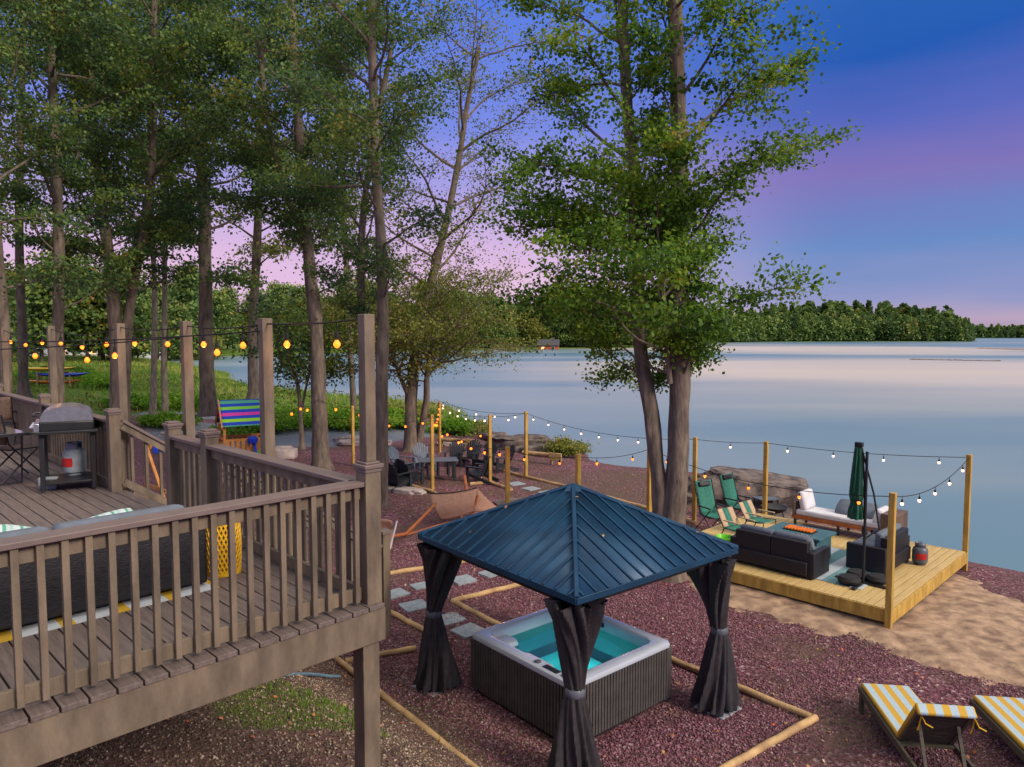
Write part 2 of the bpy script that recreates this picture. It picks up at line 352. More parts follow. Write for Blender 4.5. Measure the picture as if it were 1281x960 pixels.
# sand bars out on the lake
for (a, b, wd, nm) in ((G(1138,450,-.4), G(1252,452,-.4), 1.6, 'low_sandbar'), (G(1225,436,-.4), G(1330,440,-.4), 14, 'grass_spit')):
    mb = MB(); ctr = (a+b)/2; L_ = (b-a).length
    def f(u, v, a=a, b=b, wd=wd): 
        p = a.lerp(b, u); ww = wd*max(0.0, math.sin(PI*u))**.5*(1+.4*noise.noise(Vector((u*9, 3, 1)))); q = (v-.5)*2
        return (p.x, p.y+q*ww, WATER_Z-.05+(.12+(.10 if wd < 5 else .25))*(1-q*q)*(1+.5*noise.noise(Vector((u*30, v*3, 1)))))
    mb.grid(f, 60, 8); kind(mb.build(nm, 'rock' if wd < 5 else 'sand'), 'structure')
# ------------------------------------------------------------------ sky, sun, camera
wd = bpy.data.worlds.new('World'); scene.world = wd; wd.use_nodes = True; nt = wd.node_tree; L = nt.links.new
bg = nt.nodes['Background']; tc = nt.nodes.new('ShaderNodeTexCoord'); sp = nt.nodes.new('ShaderNodeSeparateXYZ'); L(tc.outputs['Generated'], sp.inputs[0])
mp = nt.nodes.new('ShaderNodeMapping'); mp.inputs['Scale'].default_value = (1.2, 1.2, 9); mp.inputs['Rotation'].default_value = (0, .1, 0); L(tc.outputs['Generated'], mp.inputs[0])
cn = node(nt, 'ShaderNodeTexNoise', Scale=1.6, Detail=4, Roughness=.5); L(mp.outputs[0], cn.inputs['Vector'])
ws = nt.nodes.new('ShaderNodeMath'); ws.operation = 'MULTIPLY_ADD'; ws.inputs[1].default_value = .085; L(cn.outputs['Fac'], ws.inputs[0]); L(sp.outputs['Z'], ws.inputs[2])
def s2l(*c): return tuple(((v/255)/12.92 if v <= 10 else ((v/255+.055)/1.055)**2.4) for v in c)
o = .045; KS = .82
def sk(*c): return tuple(v*KS for v in s2l(*c))
right = ramp(nt, ws.outputs[0], [(0, sk(150,135,165)), (o+.012, sk(186,164,190)), (o+.045, sk(150,154,198)), (o+.10, sk(106,140,198)), (o+.14, sk(112,130,194)), (o+.185, sk(128,116,186)), (o+.25, sk(92,106,190)), (o+.33, sk(40,92,180)), (o+.47, sk(50,110,185)), (o+.66, (.88,.84,.80)), (1, (1.15,1.10,1.04))])
left = ramp(nt, ws.outputs[0], [(0, sk(205,160,185)), (o+.02, sk(240,200,220)), (o+.09, sk(226,190,226)), (o+.17, sk(186,170,228)), (o+.27, sk(126,142,230)), (o+.42, sk(80,124,228)), (o+.52, sk(100,145,220)), (o+.66, (.88,.84,.80)), (1, (1.15,1.10,1.04))])
ax = ramp(nt, sp.outputs['X'], [(.0, (0,0,0)), (.42, (1,1,1))], 'EASE')
L(mixc(nt, ax.outputs[0], left.outputs[0], right.outputs[0]), bg.inputs['Color']); bg.inputs['Strength'].default_value = 1.0
sun = bpy.data.objects.new('sun_lamp', bpy.data.lights.new('sun_lamp', 'SUN')); col.objects.link(sun)
sun.data.energy = 3.0; sun.data.angle = R(18); sun.data.color = (1.0, .86, .74)
sun.rotation_euler = Vector((-.80, .62, -.62)).to_track_quat('-Z', 'Y').to_euler()
cam = bpy.data.objects.new('camera', bpy.data.cameras.new('camera')); col.objects.link(cam); scene.camera = cam
cam.location = (0, 0, EYE); cam.rotation_euler = (R(90)-PITCH, 0, 0); cam.data.sensor_width = 36; cam.data.lens = FOC/1281*36; cam.data.clip_end = 6000; cam.data.clip_start = .05
scene.view_settings.view_transform = 'Standard'; scene.view_settings.look = 'None'; scene.view_settings.exposure = .30; scene.view_settings.gamma = 1
scene.cycles.use_denoising = True; scene.cycles.max_bounces = 6; scene.cycles.transparent_max_bounces = 8
scene.cycles.caustics_reflective = False; scene.cycles.caustics_refractive = False; scene.cycles.sample_clamp_indirect = 4.0
scene.cycles.use_adaptive_sampling = True

# ------------------------------------------------------------------ trees
def leaf_mat(name, dark, mid, light, warm=None, trans=.45):
    m = bpy.data.materials.new(name); m.use_nodes = True; nt = m.node_tree; b = nt.nodes['Principled BSDF']; out = nt.nodes['Material Output']; L = nt.links.new
    a = nt.nodes.new('ShaderNodeAttribute'); a.attribute_name = 'tint'
    st = [(0, dark), (.45, mid), (.85, light)]+([(1, warm)] if warm else [])
    r = ramp(nt, a.outputs['Fac'], st); L(r.outputs[0], b.inputs['Base Color']); b.inputs['Roughness'].default_value = .55; b.inputs['Specular IOR Level'].default_value = .25
    t = nt.nodes.new('ShaderNodeBsdfTranslucent'); L(r.outputs[0], t.inputs['Color'])
    x = nt.nodes.new('ShaderNodeMixShader'); x.inputs[0].default_value = trans; L(b.outputs[0], x.inputs[1]); L(t.outputs[0], x.inputs[2]); L(x.outputs[0], out.inputs[0])
    M[name] = m
leaf_mat('maple_leaf', (.03, .08, .014), (.11, .22, .02), (.25, .38, .03), (.34, .26, .04))
leaf_mat('oak_leaf', (.045, .10, .05), (.115, .20, .055), (.25, .34, .055), (.32, .24, .05))
leaf_mat('birch_leaf', (.07, .10, .02), (.18, .22, .035), (.32, .32, .06), (.38, .22, .05))
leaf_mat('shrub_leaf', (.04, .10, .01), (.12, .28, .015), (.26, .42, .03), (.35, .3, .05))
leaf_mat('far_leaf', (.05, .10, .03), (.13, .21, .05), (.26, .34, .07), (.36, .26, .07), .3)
leaf_mat('grass_blade', (.06, .14, .015), (.16, .28, .03), (.32, .38, .07), (.42, .30, .12), .3)
def leaves(name, pts, size, m, parent=None, jitter=.5, seed=0, tint=None, flat=.4, narrow=.8):
    """one small pointed leaf (a folded rhombus of 4 points) at every point"""
    r = np.random.default_rng(seed); n = len(pts)
    d = r.normal(size=(n, 3)); d[:,2] -= .35; d /= np.linalg.norm(d, axis=1)[:,None]
    u = r.normal(size=(n, 3)); u[:,2] += 1.2*flat*3; s = np.cross(d, u); s /= np.linalg.norm(s, axis=1)[:,None]; nn = np.cross(s, d)
    L_ = (size*(1-jitter/2+jitter*r.random(n)))[:,None]; w = L_*narrow*.5
    co = np.stack([pts-d*L_*.5, pts+s*w+nn*L_*.08, pts+d*L_*.5, pts-s*w+nn*L_*.08], 1).reshape(-1, 3)
    q = np.arange(4*n).reshape(n, 4)
    t = r.random(n) if tint is None else tint
    ob = quads(name, co, q, m, tint=np.repeat(t, 4))
    if parent: ob.parent = parent
    return ob
def curve(p, d, L_, up, n, rnd, wig=.25):
    pts = [Vector(p)]; d = Vector(d).normalized()
    for i in range(n):
        d = (d+Vector((rnd.uniform(-wig, wig), rnd.uniform(-wig, wig), rnd.uniform(-wig, wig)*.7+up))).normalized(); pts.append(pts[-1]+d*(L_/n))
    return pts
def tree(name, label, stems, lo, reach, density, size, m='oak_leaf', bark='bark', seed=1, nlimb=26, hi=None, rise=.25, clump=.34, limb_r=.055, group=None, shape=None, bare=.0, cat='tree', extra=(), tintshift=0.0, sub=6, bare0=.3, cz=.5):
    """stems: list of (points, r0, r1). lo/hi: heights between which limbs leave. reach(h01, azimuth) -> limb length"""
    rnd = random.Random(seed); r = np.random.default_rng(seed)
    base = stems[0][0][0]; root = thing(name, label, cat, base, group=group)
    tb = MB(); tb.M = Matrix.Translation(-Vector(base)); P = []; T = []
    for k, (pts, r0, r1) in enumerate(stems):
        pts = [Vector(p) for p in pts]; fine = []
        for i in range(len(pts)-1):
            p0, p1, p2, p3 = pts[max(i-1, 0)], pts[i], pts[i+1], pts[min(i+2, len(pts)-1)]
            for j in range(5):
                t = j/5; fine.append(.5*((2*p1)+(-p0+p2)*t+(2*p0-5*p1+4*p2-p3)*t*t+(-p0+3*p1-3*p2+p3)*t**3))
        fine.append(pts[-1]); n = len(fine)
        rs = [r0+(r1-r0)*(i/(n-1))**.8 for i in range(n)]
        if k == 0 or (pts[0]-Vector(base)).length < .8:
            for i in range(n):
                hh = (fine[i].z-base.z) if hasattr(base, 'z') else 0
                rs[i] *= 1+.55*math.exp(-max(hh, 0)/.35)
        rs = [q_*(.86 if base.y > 18 else 1) for q_ in rs]; tb.tube(fine, rs, 12, wob=.22)
        top = hi if hi else fine[-1].z
        for q in range(nlimb):
            h = lo+(top-lo)*((q+rnd.random())/nlimb)
            seg_ = [i for i in range(n-1) if fine[i].z <= h < fine[i+1].z]
            if not seg_: continue
            i = seg_[0]; t = (h-fine[i].z)/max(1e-4, fine[i+1].z-fine[i].z); p = fine[i].lerp(fine[i+1], t); pr = rs[i]
            az = q*2.39996+k*1.7+seed+rnd.uniform(-.4, .4); h01 = (h-lo)/(top-lo)
            if rnd.random() < bare: continue
            L_ = reach(h01, az, k)*rnd.uniform(.7, 1.12)
            if L_ < .3: continue
            el = rise+.12+rnd.uniform(-.2, .55)
            lp = curve(p, (math.cos(az)*math.cos(el), math.sin(az)*math.cos(el), math.sin(el)), L_, rnd.uniform(-.05, .06), 8, rnd, .24)
            lr = min(limb_r*.6*(.5+L_/4), pr*.5); tb.tube(lp, [lr*(1-i/8.2)+.003 for i in range(9)], 6)
            nb = max(3, int(sub*L_/2.4))
            for s_ in range(nb):
                t = bare0+(1-bare0)*(s_+rnd.random()*.8)/nb; ii = min(7, int(t*8)); bp_ = lp[ii].lerp(lp[ii+1], t*8-ii)
                dd = (lp[ii+1]-lp[ii]).normalized(); side = dd.cross(Vector((0, 0, 1))).normalized()*(1 if s_ % 2 else -1)
                bl = L_*rnd.uniform(.24, .46)*(1.15-t*.5)
                q2 = curve(bp_, dd*.55+side*rnd.uniform(.5, 1.1)+Vector((0, 0, rnd.uniform(-.25, .4))), bl, -.02, 4, rnd, .3)
                tb.tube(q2, [lr*.3, lr*.22, lr*.15, lr*.1, .003], 4, cap=False)
                shade = min(1, max(0, rnd.gauss(.42, .2)+tintshift))
                for t3 in range(4):
                    e = q2[t3+1]; cl = clump*rnd.uniform(.55, 1.25); nn = int(density*rnd.uniform(.5, 1.4)*cl/clump)
                    g = r.normal(size=(nn, 3))*np.array([cl, cl, cl*cz])*.66
                    P.append(g+np.array(e)); T.append(np.clip(shade+r.normal(size=nn)*.17+g[:,2]*.35, 0, 1))
    for (c, rad, nn) in extra:
        g = r.normal(size=(nn, 3))*np.array(rad)*.5; P.append(g+np.array(c)); T.append(np.clip(.4+r.normal(size=nn)*.2, 0, 1))
    tb.build('trunk', bark, root)
    P = np.concatenate(P)-np.array(base); T = np.concatenate(T)
    leaves('crown', P, size, m, root, seed=seed, tint=T)
    return root
def stem(pxs, Y0, Y1=None, top=None):
    """trunk line: image rows give the height, Y runs from Y0 to Y1"""
    n = len(pxs); out = []
    for i, (x, y) in enumerate(pxs):
        out.append(W(x, y, Y0+((Y1 if Y1 else Y0)-Y0)*i/max(1, n-1)))
    if top:
        d = (out[-1]-out[-2]).normalized()
        if out[-1].z < top: out.append(out[-1]+d*((top-out[-1].z)/d.z))
    return out

Y = 14.6
def rc1(h, a, k):
    c = math.cos(a)
    base_ = 2.25+.85*math.exp(-((h-.36)/.22)**2)+.15*(h > .8)
    if k == 0: v = base_*(1.0+.12*c if c > 0 else .6)
    else: v = base_*(1.05+.3*abs(c) if c < 0 else .5)
    return v*(.62 if h < .07 else 1)*(.85 if c > 0 and h > .55 else 1)
tree('maple_tree', 'tall twin-trunk green maple rising behind the blue-roofed gazebo', [
    (stem([(838,727),(842,660),(848,560),(851,470),(849,360),(851,240),(848,120),(844,0)], Y, Y, 13.5), .27, .12),
    (stem([(832,690),(824,600),(812,500),(801,430),(798,340),(795,240),(785,140),(779,0)], Y, Y+.8, 13), .18, .10),
    (stem([(838,480),(832,400),(828,330),(826,260)], Y-.1, Y-.5), .06, .03)],
    3.75, rc1, 38, .084, 'maple_leaf', seed=5, nlimb=28, clump=.29, rise=.34, sub=8, bare0=.4, cz=.55)
Y = 21
tree('oak_tree', 'tall oak with two close stems just behind the deck corner post', [
    (stem([(476,650),(477,560),(478,470),(479,380),(476,300),(470,200),(466,80),(462,-40)], Y, Y, 15), .26, .13),
    (stem([(470,648),(458,540),(454,420),(452,330),(456,250),(470,160),(490,60)], Y+.5, Y+1.6, 13.5), .2, .08)],
    5.2, lambda h, a, k: (2.2+1.7*math.sin(min(1, h*1.3)*PI*.6))*(1 if k == 0 else .7)*(.6 if h < .12 else 1), 36, .098, seed=9, nlimb=21, rise=.3, clump=.38)
Y = 26.5
tree('oak_tree', 'grey oak standing on red gravel between the playset and the deck corner', [
    (stem([(402,588),(399,500),(396,420),(388,340),(380,260),(374,170),(368,60),(362,-60)], Y, Y, 17), .36, .15),
    (stem([(390,330),(372,280),(350,215),(335,150),(325,60)], Y, Y-1, 15), .16, .07)],
    6.2, lambda h, a, k: (2.5+1.6*math.sin(min(1, h*1.3)*PI*.6))*(1 if k == 0 else .7), 32, .12, seed=12, nlimb=22, rise=.3, clump=.42)
Y = 31
tree('birch_tree', 'sparse yellow-green tree forking low on the shore behind the fire pit', [
    (stem([(515,566),(514,510),(518,455),(530,390),(546,330),(560,270),(574,200),(585,130),(600,60)], Y, Y, 15.5), .36, .09),
    (stem([(522,560),(533,505),(534,470),(540,445),(556,425),(575,405)], Y, Y-1.2), .2, .06),
    (stem([(513,500),(500,470),(488,440),(470,420)], Y, Y-1), .13, .05)],
    3.0, lambda h, a, k: (3.4+1.8*math.sin(h*PI*.9))*(1 if k == 0 else .85), 13, .105, 'birch_leaf', 'bark', seed=21, nlimb=30, rise=.2, clump=.5, bare=.12, limb_r=.06, sub=7)
Y = 34
tree('oak_tree', 'dark oak directly behind the striped playset roof', [
    (stem([(262,520),(258,440),(257,350),(256,270),(250,180),(246,60),(240,-60)], Y, Y, 20), .44, .2)],
    7.6, lambda h, a, k: 3.2+2.4*math.sin(min(1, h*1.4)*PI*.6), 32, .16, seed=31, nlimb=24, rise=.3, clump=.52, limb_r=.07)
Y = 27
tree('oak_tree', 'twin-stem oak behind the deck gate post by the stairs', [
    (stem([(148,535),(146,450),(140,350),(130,280),(120,200),(112,100),(104,-40)], Y, Y, 17), .32, .15),
    (stem([(154,535),(158,430),(168,350),(182,280),(190,190),(192,80),(194,-40)], Y+.3, Y, 17), .26, .12)],
    5.9, lambda h, a, k: 2.6+2.2*math.sin(min(1, h*1.4)*PI*.6), 38, .12, seed=41, nlimb=22, rise=.3, clump=.42)
Y = 24
tree('oak_tree', 'slim dark oak rising behind the deck railing beside the kayaks', [
    (stem([(72,530),(71,440),(74,350),(72,260),(68,150),(62,40),(58,-60)], Y, Y, 15.5), .25, .12)],
    5.7, lambda h, a, k: 2.5+2.2*math.sin(min(1, h*1.4)*PI*.6), 38, .115, seed=51, nlimb=24, rise=.3, clump=.4)
Y = 21
tree('oak_tree', 'leafy oak at the far corner of the deck next to the dining chairs', [
    (stem([(8,520),(6,420),(-4,300),(-14,150),(-20,0)], Y, Y, 15), .2, .1)],
    5.6, lambda h, a, k: 2.2+1.7*math.sin(min(1, h*1.4)*PI*.6), 32, .105, seed=61, nlimb=24, rise=.3, clump=.38)
Y = 38
for i, (x, lb) in enumerate(((193, 'thin pale trunk standing close beside its twin in the grass'), (205, 'thinner leaning trunk of the close pair in the grass'))):
    tree('slender_tree', lb, [(stem([(x-2+i*4,528),(x,450),(x+1,380),(x-2+i*3,300),(x-5+i*6,200),(x-8,80)], Y+i, Y+i, 19)[:], .21, .1)],
        8.8, lambda h, a, k: 2.4+2*h, 18, .17, 'oak_leaf', 'barkpale', seed=71+i, nlimb=20, clump=.6, rise=.2)
Y = 30
tree('young_tree', 'small dark leafy tree hung with a light bulb near the pale boulder', [
    (stem([(378,562),(376,520),(372,480),(362,450),(352,420),(345,390)], Y, Y), .12, .05), (stem([(376,520),(384,480),(392,450),(398,420)], Y, Y+.4), .07, .03)],
    2.8, lambda h, a, k: 2.3-.9*h, 13, .15, seed=81, nlimb=14, clump=.5, rise=.15)
Y = 45
tree('oak_tree', 'broad dark oak closing the view between the slim trunks', [
    (stem([(318,500),(316,420),(322,300),(326,160),(330,0)], Y, Y, 24), .4, .2)],
    7.5, lambda h, a, k: 3.8+2.5*math.sin(min(1, h*1.4)*PI*.6), 16, .20, 'birch_leaf', seed=91, nlimb=20, clump=.75, rise=.1, limb_r=.07)
tree('oak_tree', 'high-crowned oak at the edge of the yard over the far deck rail', [
    (stem([(30,500),(28,420),(24,300),(26,160),(30,0)], 36, 36, 21), .3, .15)],
    9.0, lambda h, a, k: 3.6+2*math.sin(min(1, h*1.4)*PI*.6), 22, .17, seed=99, nlimb=22, clump=.65, rise=.1)
tree('oak_tree', 'leaning oak whose crown hangs over the gap above the birch', [
    (stem([(446,560),(440,470),(436,380),(430,260),(424,120),(420,0)], 40, 40, 22), .22, .1)],
    9.5, lambda h, a, k: (3.2+1.8*math.sin(min(1, h*1.4)*PI*.6))*(1 if math.cos(a) < 0 else .45), 10, .2, 'birch_leaf', seed=103, nlimb=26, clump=.8, rise=.2)

# ---- woods across the bay: copies of three trees
def far_proto(name, label, h, rad, n, seed, m='far_leaf'):
    r = np.random.default_rng(seed); root = thing(name, label, 'tree', group='trees on the far banks')
    tb = MB(); tb.tube([(0,0,-.5),(.1,0,h*.35),(0,.1,h*.8)], [.25,.2,.06], 6)
    P = []; T = []
    for i in range(46):
        u = r.random(); zz = h*(.16+.84*u); rr = rad*math.sin(min(1, (1-u)*1.25+.12)*PI*.5)*r.random()**.5; a = r.random()*2*PI
        c = np.array([rr*math.cos(a), rr*math.sin(a), zz]); g = r.normal(size=(n//46, 3))*np.array([rad*.22, rad*.22, rad*.13]); P.append(c+g); T.append(np.clip(r.normal()*.2+.42+r.normal(size=n//46)*.12+g[:,2]*.3, 0, 1))
    tb.build('trunk', 'bark', root); leaves('crown', np.concatenate(P), .62, m, root, seed=seed, tint=np.concatenate(T), narrow=.8)
    return root
protos = [far_proto('bank_tree', '', 13, 4.4, 3000, 1), far_proto('bank_tree', '', 15, 3.8, 3000, 2), far_proto('bank_tree', '', 10.5, 4.8, 2600, 3, 'birch_leaf')]
fr = random.Random(4); spots = []
def bank(p0, p1, n, dep, sc, what):
    for i in range(n):
        t = (i+.5+fr.uniform(-.3, .3))/n; x = p0[0]+(p1[0]-p0[0])*t; y = p0[1]+(p1[1]-p0[1])*t
        d = fr.uniform(0, dep); nx, ny = -(p1[1]-p0[1]), (p1[0]-p0[0]); l = math.hypot(nx, ny); spots.append((x+nx/l*d, y+ny/l*d, sc*fr.uniform(.95, 1.55), what))
bank((-56,84), (-45,88), 5, 6, .72, 'green tree beyond the grassy shore behind the kayaks')
bank((-125,134), (-66,150), 22, 14, .9, 'leafy tree in the belt around the white houses')
bank((-58,96), (-47,106), 5, 8, .62, 'leafy tree on the near side of the bay')
bank((-90,158), (-88,180), 9, 16, .9, 'tree in the wood at the head of the bay')
bank((-88,180), (-62,220), 20, 20, 1.0, 'tree of the dense row at the head of the bay')
bank((-62,222), (-30,262), 22, 24, 1.1, 'tree on the bank across the bay behind the birch')
bank((-30,262), (2,293), 20, 26, 1.1, 'tree on the opposite bank beside the orange house')
bank((2,293), (36,308), 19, 26, 1.1, 'tree on the opposite bank past the orange house')
bank((36,310), (66,340), 18, 30, 1.1, 'tree on the opposite bank seen through the maple crown')
for i, (x, y, s, wh) in enumerate(spots):
    p = protos[i % 3]; z = gh(x, y)-.2
    o = p if i < 3 else clone(p, (x, y, z))
    o.location = (x, y, z); o.rotation_euler.z = fr.uniform(0, 6.28); o.scale = (s*fr.uniform(.9, 1.2), s*fr.uniform(.9, 1.2), s); o['label'] = wh; o['group'] = wh.replace('tree', 'trees', 1)
# ---- the wooded point and the farthest shore read as one mass
def forest(name, line, depth, n, h, seed, leaf):
    r = np.random.default_rng(seed); P = []; T = []
    Lx = [line[i]+(line[i+1]-line[i])*0 for i in range(len(line)-1)]
    for i in range(n):
        k = r.integers(0, len(line)-1); t = r.random(); p = line[k]*(1-t)+line[k+1]*t; d = line[k+1]-line[k]; nn = np.array([-d[1], d[0]])/np.hypot(*d)
        q = p+nn*depth*r.random()**1.4; hh = h*r.uniform(.6, 1.2)*(1-.30*(k+t)/(len(line)-1)); rad = hh*r.uniform(.26, .42); z0 = gh(*q); sh = np.clip(r.normal(.36, .22), 0, 1); con = r.random() < .25
        m = 150; u = r.random(m); rr = rad*(np.sin(np.clip((1-u)*1.9, 0, 1)*PI/2) if not con else (1-u)*.9)*np.sqrt(r.random(m)); a = r.random(m)*2*PI
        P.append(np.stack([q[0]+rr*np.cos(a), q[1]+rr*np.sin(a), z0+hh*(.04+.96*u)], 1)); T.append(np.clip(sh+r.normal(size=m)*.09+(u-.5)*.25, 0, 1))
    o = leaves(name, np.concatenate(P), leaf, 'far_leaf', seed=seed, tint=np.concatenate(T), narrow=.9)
    return kind(o, 'stuff')
A_ = np.array
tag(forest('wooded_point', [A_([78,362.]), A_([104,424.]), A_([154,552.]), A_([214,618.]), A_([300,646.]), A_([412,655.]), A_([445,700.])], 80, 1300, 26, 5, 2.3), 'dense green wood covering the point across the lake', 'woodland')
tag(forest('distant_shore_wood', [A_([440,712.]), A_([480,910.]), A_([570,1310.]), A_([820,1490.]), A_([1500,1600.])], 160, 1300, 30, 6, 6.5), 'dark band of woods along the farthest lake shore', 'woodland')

# ---- green growth between the yard and the bay
def scatter_pts(n, cond, box, seed):
    r = np.random.default_rng(seed); x = r.uniform(box[0], box[1], n); y = r.uniform(box[2], box[3], n); k = cond(x, y); x = x[k]; y = y[k]; return x, y, height(x, y)
def blades(name, x, y, z, hgt, m, seed, per=5, sp=.12):
    r = np.random.default_rng(seed); n = len(x)*per; X = np.repeat(x, per)+r.normal(size=n)*sp; Y_ = np.repeat(y, per)+r.normal(size=n)*sp; Z = np.repeat(z, per)
    hh = hgt*r.uniform(.4, 1.1, n); a = r.random(n)*2*PI; w = hh*.10+.004; lx = r.normal(size=n)*hh*.35; ly = r.normal(size=n)*hh*.35
    co = np.stack([np.stack([X-w*np.cos(a), Y_-w*np.sin(a), Z-.02], 1), np.stack([X+w*np.cos(a), Y_+w*np.sin(a), Z-.02], 1), np.stack([X+lx, Y_+ly, Z+hh], 1)], 1).reshape(-1, 3)
    tint = np.repeat(np.clip(np.repeat(r.normal(.5, .2, len(x))+.28*fbm(x, y, .22, 3), per)+r.normal(size=n)*.1, 0, 1), 3)
    return quads(name, co, np.arange(3*n).reshape(n, 3), m, tint=tint)
x, y, z = scatter_pts(16000, lambda x, y: (coast_sd(x, y) > .4) & ((y > 43+.0*x) | ((x < -21) & (y > 26))), (-75, -2, 24, 110), 3)
kind(blades('meadow_grass', x, y, z, .42, 'grass_blade', 4, 6, .3), 'stuff', 'tall yellow-green grass on the shore beyond the yard', 'grass')
x, y, z = scatter_pts(30000, lambda x, y: (coast_sd(x, y) > .5) & ((y > 43) | ((x < -21) & (y > 26))) & (fbm(x, y, .35, 9) > .1), (-70, -3, 24, 84), 13)
rq = np.random.default_rng(3); kind(leaves('garden_plants', np.stack([x, y, z+.55*rq.random(len(x))**1.3], 1), .2, 'birch_leaf', seed=14, tint=np.clip(.35+.4*fbm(x, y, .5, 2)+rq.normal(size=len(x))*.12, 0, 1)), 'stuff', 'low mixed garden plants growing among the shore grass', 'plants')
x, y, z = scatter_pts(2600, lambda x, y: (coast_sd(x, y) > .5) & (((x+2.15)/.85)**2+((y-7.25)/.6)**2+.35*fbm(x, y, 3, 1) < 1.0), (-3.4, -.9, 6.2, 8.4), 5)
kind(blades('grass_patch', x, y, z, .032, 'grass_blade', 6, 5, .03), 'stuff', 'short green grass growing in the soil below the deck', 'grass')
x, y, z = scatter_pts(9000, lambda x, y: (fbm(x, y, .8, 4) > .55) & (coast_sd(x, y) > .6) & (x+y > 7) & ~((x > -1.5) & (x < 3) & (y > 7.6) & (y < 12) & (np.abs(x-.8)+np.abs(y-9.7) < 3.1)), (-4, 9, 7.2, 32), 8)
k = rng.random(len(x)) < .5
kind(blades('weed_sprigs', x[k], y[k], z[k], .05, 'grass_blade', 7, 4, .06), 'stuff', 'small weeds sprouting through the red gravel', 'weeds')
def shrub(label, p, rad, h, n, m='shrub_leaf', size=.14, seed=0, group=None, tshift=0.0, name='shrub', woody=True):
    r = np.random.default_rng(seed); root = thing(name, label, 'shrub', (p[0], p[1], gh(p[0], p[1])), group=group); mb = MB(); P = []; T = []
    for i in range(14):
        a = r.random()*2*PI; rr = rad*r.random()**.6; e = np.array([rr*math.cos(a), rr*math.sin(a), h*(.35+.6*r.random())*(1-.4*rr/rad)])
        mb.tube([(0,0,-.05), tuple(e*.5+np.array([0,0,.05])), tuple(e)], [.02,.012,.004], 4); k = n//14
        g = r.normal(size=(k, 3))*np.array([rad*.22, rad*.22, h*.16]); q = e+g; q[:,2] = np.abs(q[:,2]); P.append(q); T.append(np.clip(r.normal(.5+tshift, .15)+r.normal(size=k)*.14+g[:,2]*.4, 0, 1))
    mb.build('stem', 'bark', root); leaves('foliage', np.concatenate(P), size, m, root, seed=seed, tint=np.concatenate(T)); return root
sr = random.Random(8)
for i, (px, py, rd, hh) in enumerate(((300,548,1.3,1.1),(345,538,2.2,1.3),(372,530,1.8,1.4),(330,528,2,1.6),(410,528,2.0,1.3),(434,536,1.6,1.2),(448,532,2.0,1.3),(496,536,1.6,1.1),(512,520,2.2,1.2),(560,541,1.4,1.1),(472,524,2,1.2),(232,520,2.4,1.6),(208,540,1.6,1.2),(172,524,2.2,1.2),(120,510,2.4,1.4),(90,500,2.2,1.2),(40,505,2.2,1.2),(590,536,1.3,.8))):
    p = G(px, py); lab = ('bright green shrub by the grey gravel patch beside the pale boulder','wide bright green shrub near the grey gravel','rounded lime shrub behind the young tree','tall green shrub beyond the playset roof','lime shrub seen just past the grey oak','green shrub beside the first yard light post','green shrub between the first light post and the deck post','low green shrub in front of the birch','wide low shrub behind the birch trunk','green shrub at the water by the second pair of light posts','lime shrub at the inlet behind the twin-stem oak','bushy shrub behind the thin tree pair','small shrub near the swing beam','shrub beyond the deck stair rail','shrub behind the grill lid','shrub under the kayaks','shrub beyond the far deck rail','last low shrub at the gravel shore')[i]
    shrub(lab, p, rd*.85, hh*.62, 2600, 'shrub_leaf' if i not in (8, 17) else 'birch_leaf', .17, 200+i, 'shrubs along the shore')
shrub('round olive bush at the water edge beside the upright light posts', G(703,566), .95, .75, 2600, 'birch_leaf', .11, 301)
shrub('leafless brown bush on the shore by the second light post', G(600,546), .8, 1.1, 300, 'birch_leaf', .08, 302)
# ------------------------------------------------------------------ raised deck
DZ = 2.96
deck = thing('raised_deck', 'raised brown wooden deck with baluster railings and tall light posts', 'deck', (-1.08, 5.43, DZ), R(45.7))
mb = MB(); u = .035
while u > -9.2:
    mb.box((u-.0665, 6.36, -.018), (.133, 12.95, .036)); u -= .1445
mb.build('floor', 'deck', deck, bevel=.004)
mb = MB(); mb.box((-4.55, -.085, -.165), (9.2, .04, .25)); mb.box((.0, 6.3, -.165), (.04, 12.8, .25)); mb.box((-4.55, 12.72, -.165), (9.1, .04, .25)); mb.build('fascia', 'trim', deck, bevel=.004)
mb = MB()
for i in range(16): mb.box((-.6-i*.55, 6.3, -.145), (.04, 12.6, .2))
mb.build('joist_frame', 'trim', deck)
for (x, y, zb) in ((-.06,-.0,-3.1),(-.1,5.7,-3.1),(-.1,12.6,-3.1),(-3.6,.0,-3.1),(-3.6,6,-2.6),(-7,.0,-3.1)):
    MB().box((x, y, (zb-.29)/2), (.145, .145, -zb-.29)).build('support_post', 'trim', deck, bevel=.006)
def rail_post(x, y, tall=False):
    p = MB().box((x, y, .50), (.135, .135, 1.08)).build('rail_post', 'trim', deck, bevel=.006)
    c = MB(); c.box((x, y, 1.025), (.150, .150, .03)); c.box((x, y, 1.055), (.172, .172, .032)); c.box((x, y, 1.08), (.13, .13, .02)); c.build('post_cap', 'rail', p, bevel=.006)
PY = {'D':0,'A':2.72,'B':3.68,'C':5.70,'E':9.1,'F':12.6}
for k, y in PY.items(): rail_post(-.08 if k != 'D' else -.02, y)
rail_post(-3.5, .02); rail_post(-4.2, 12.6); rail_post(-7.2, .02)
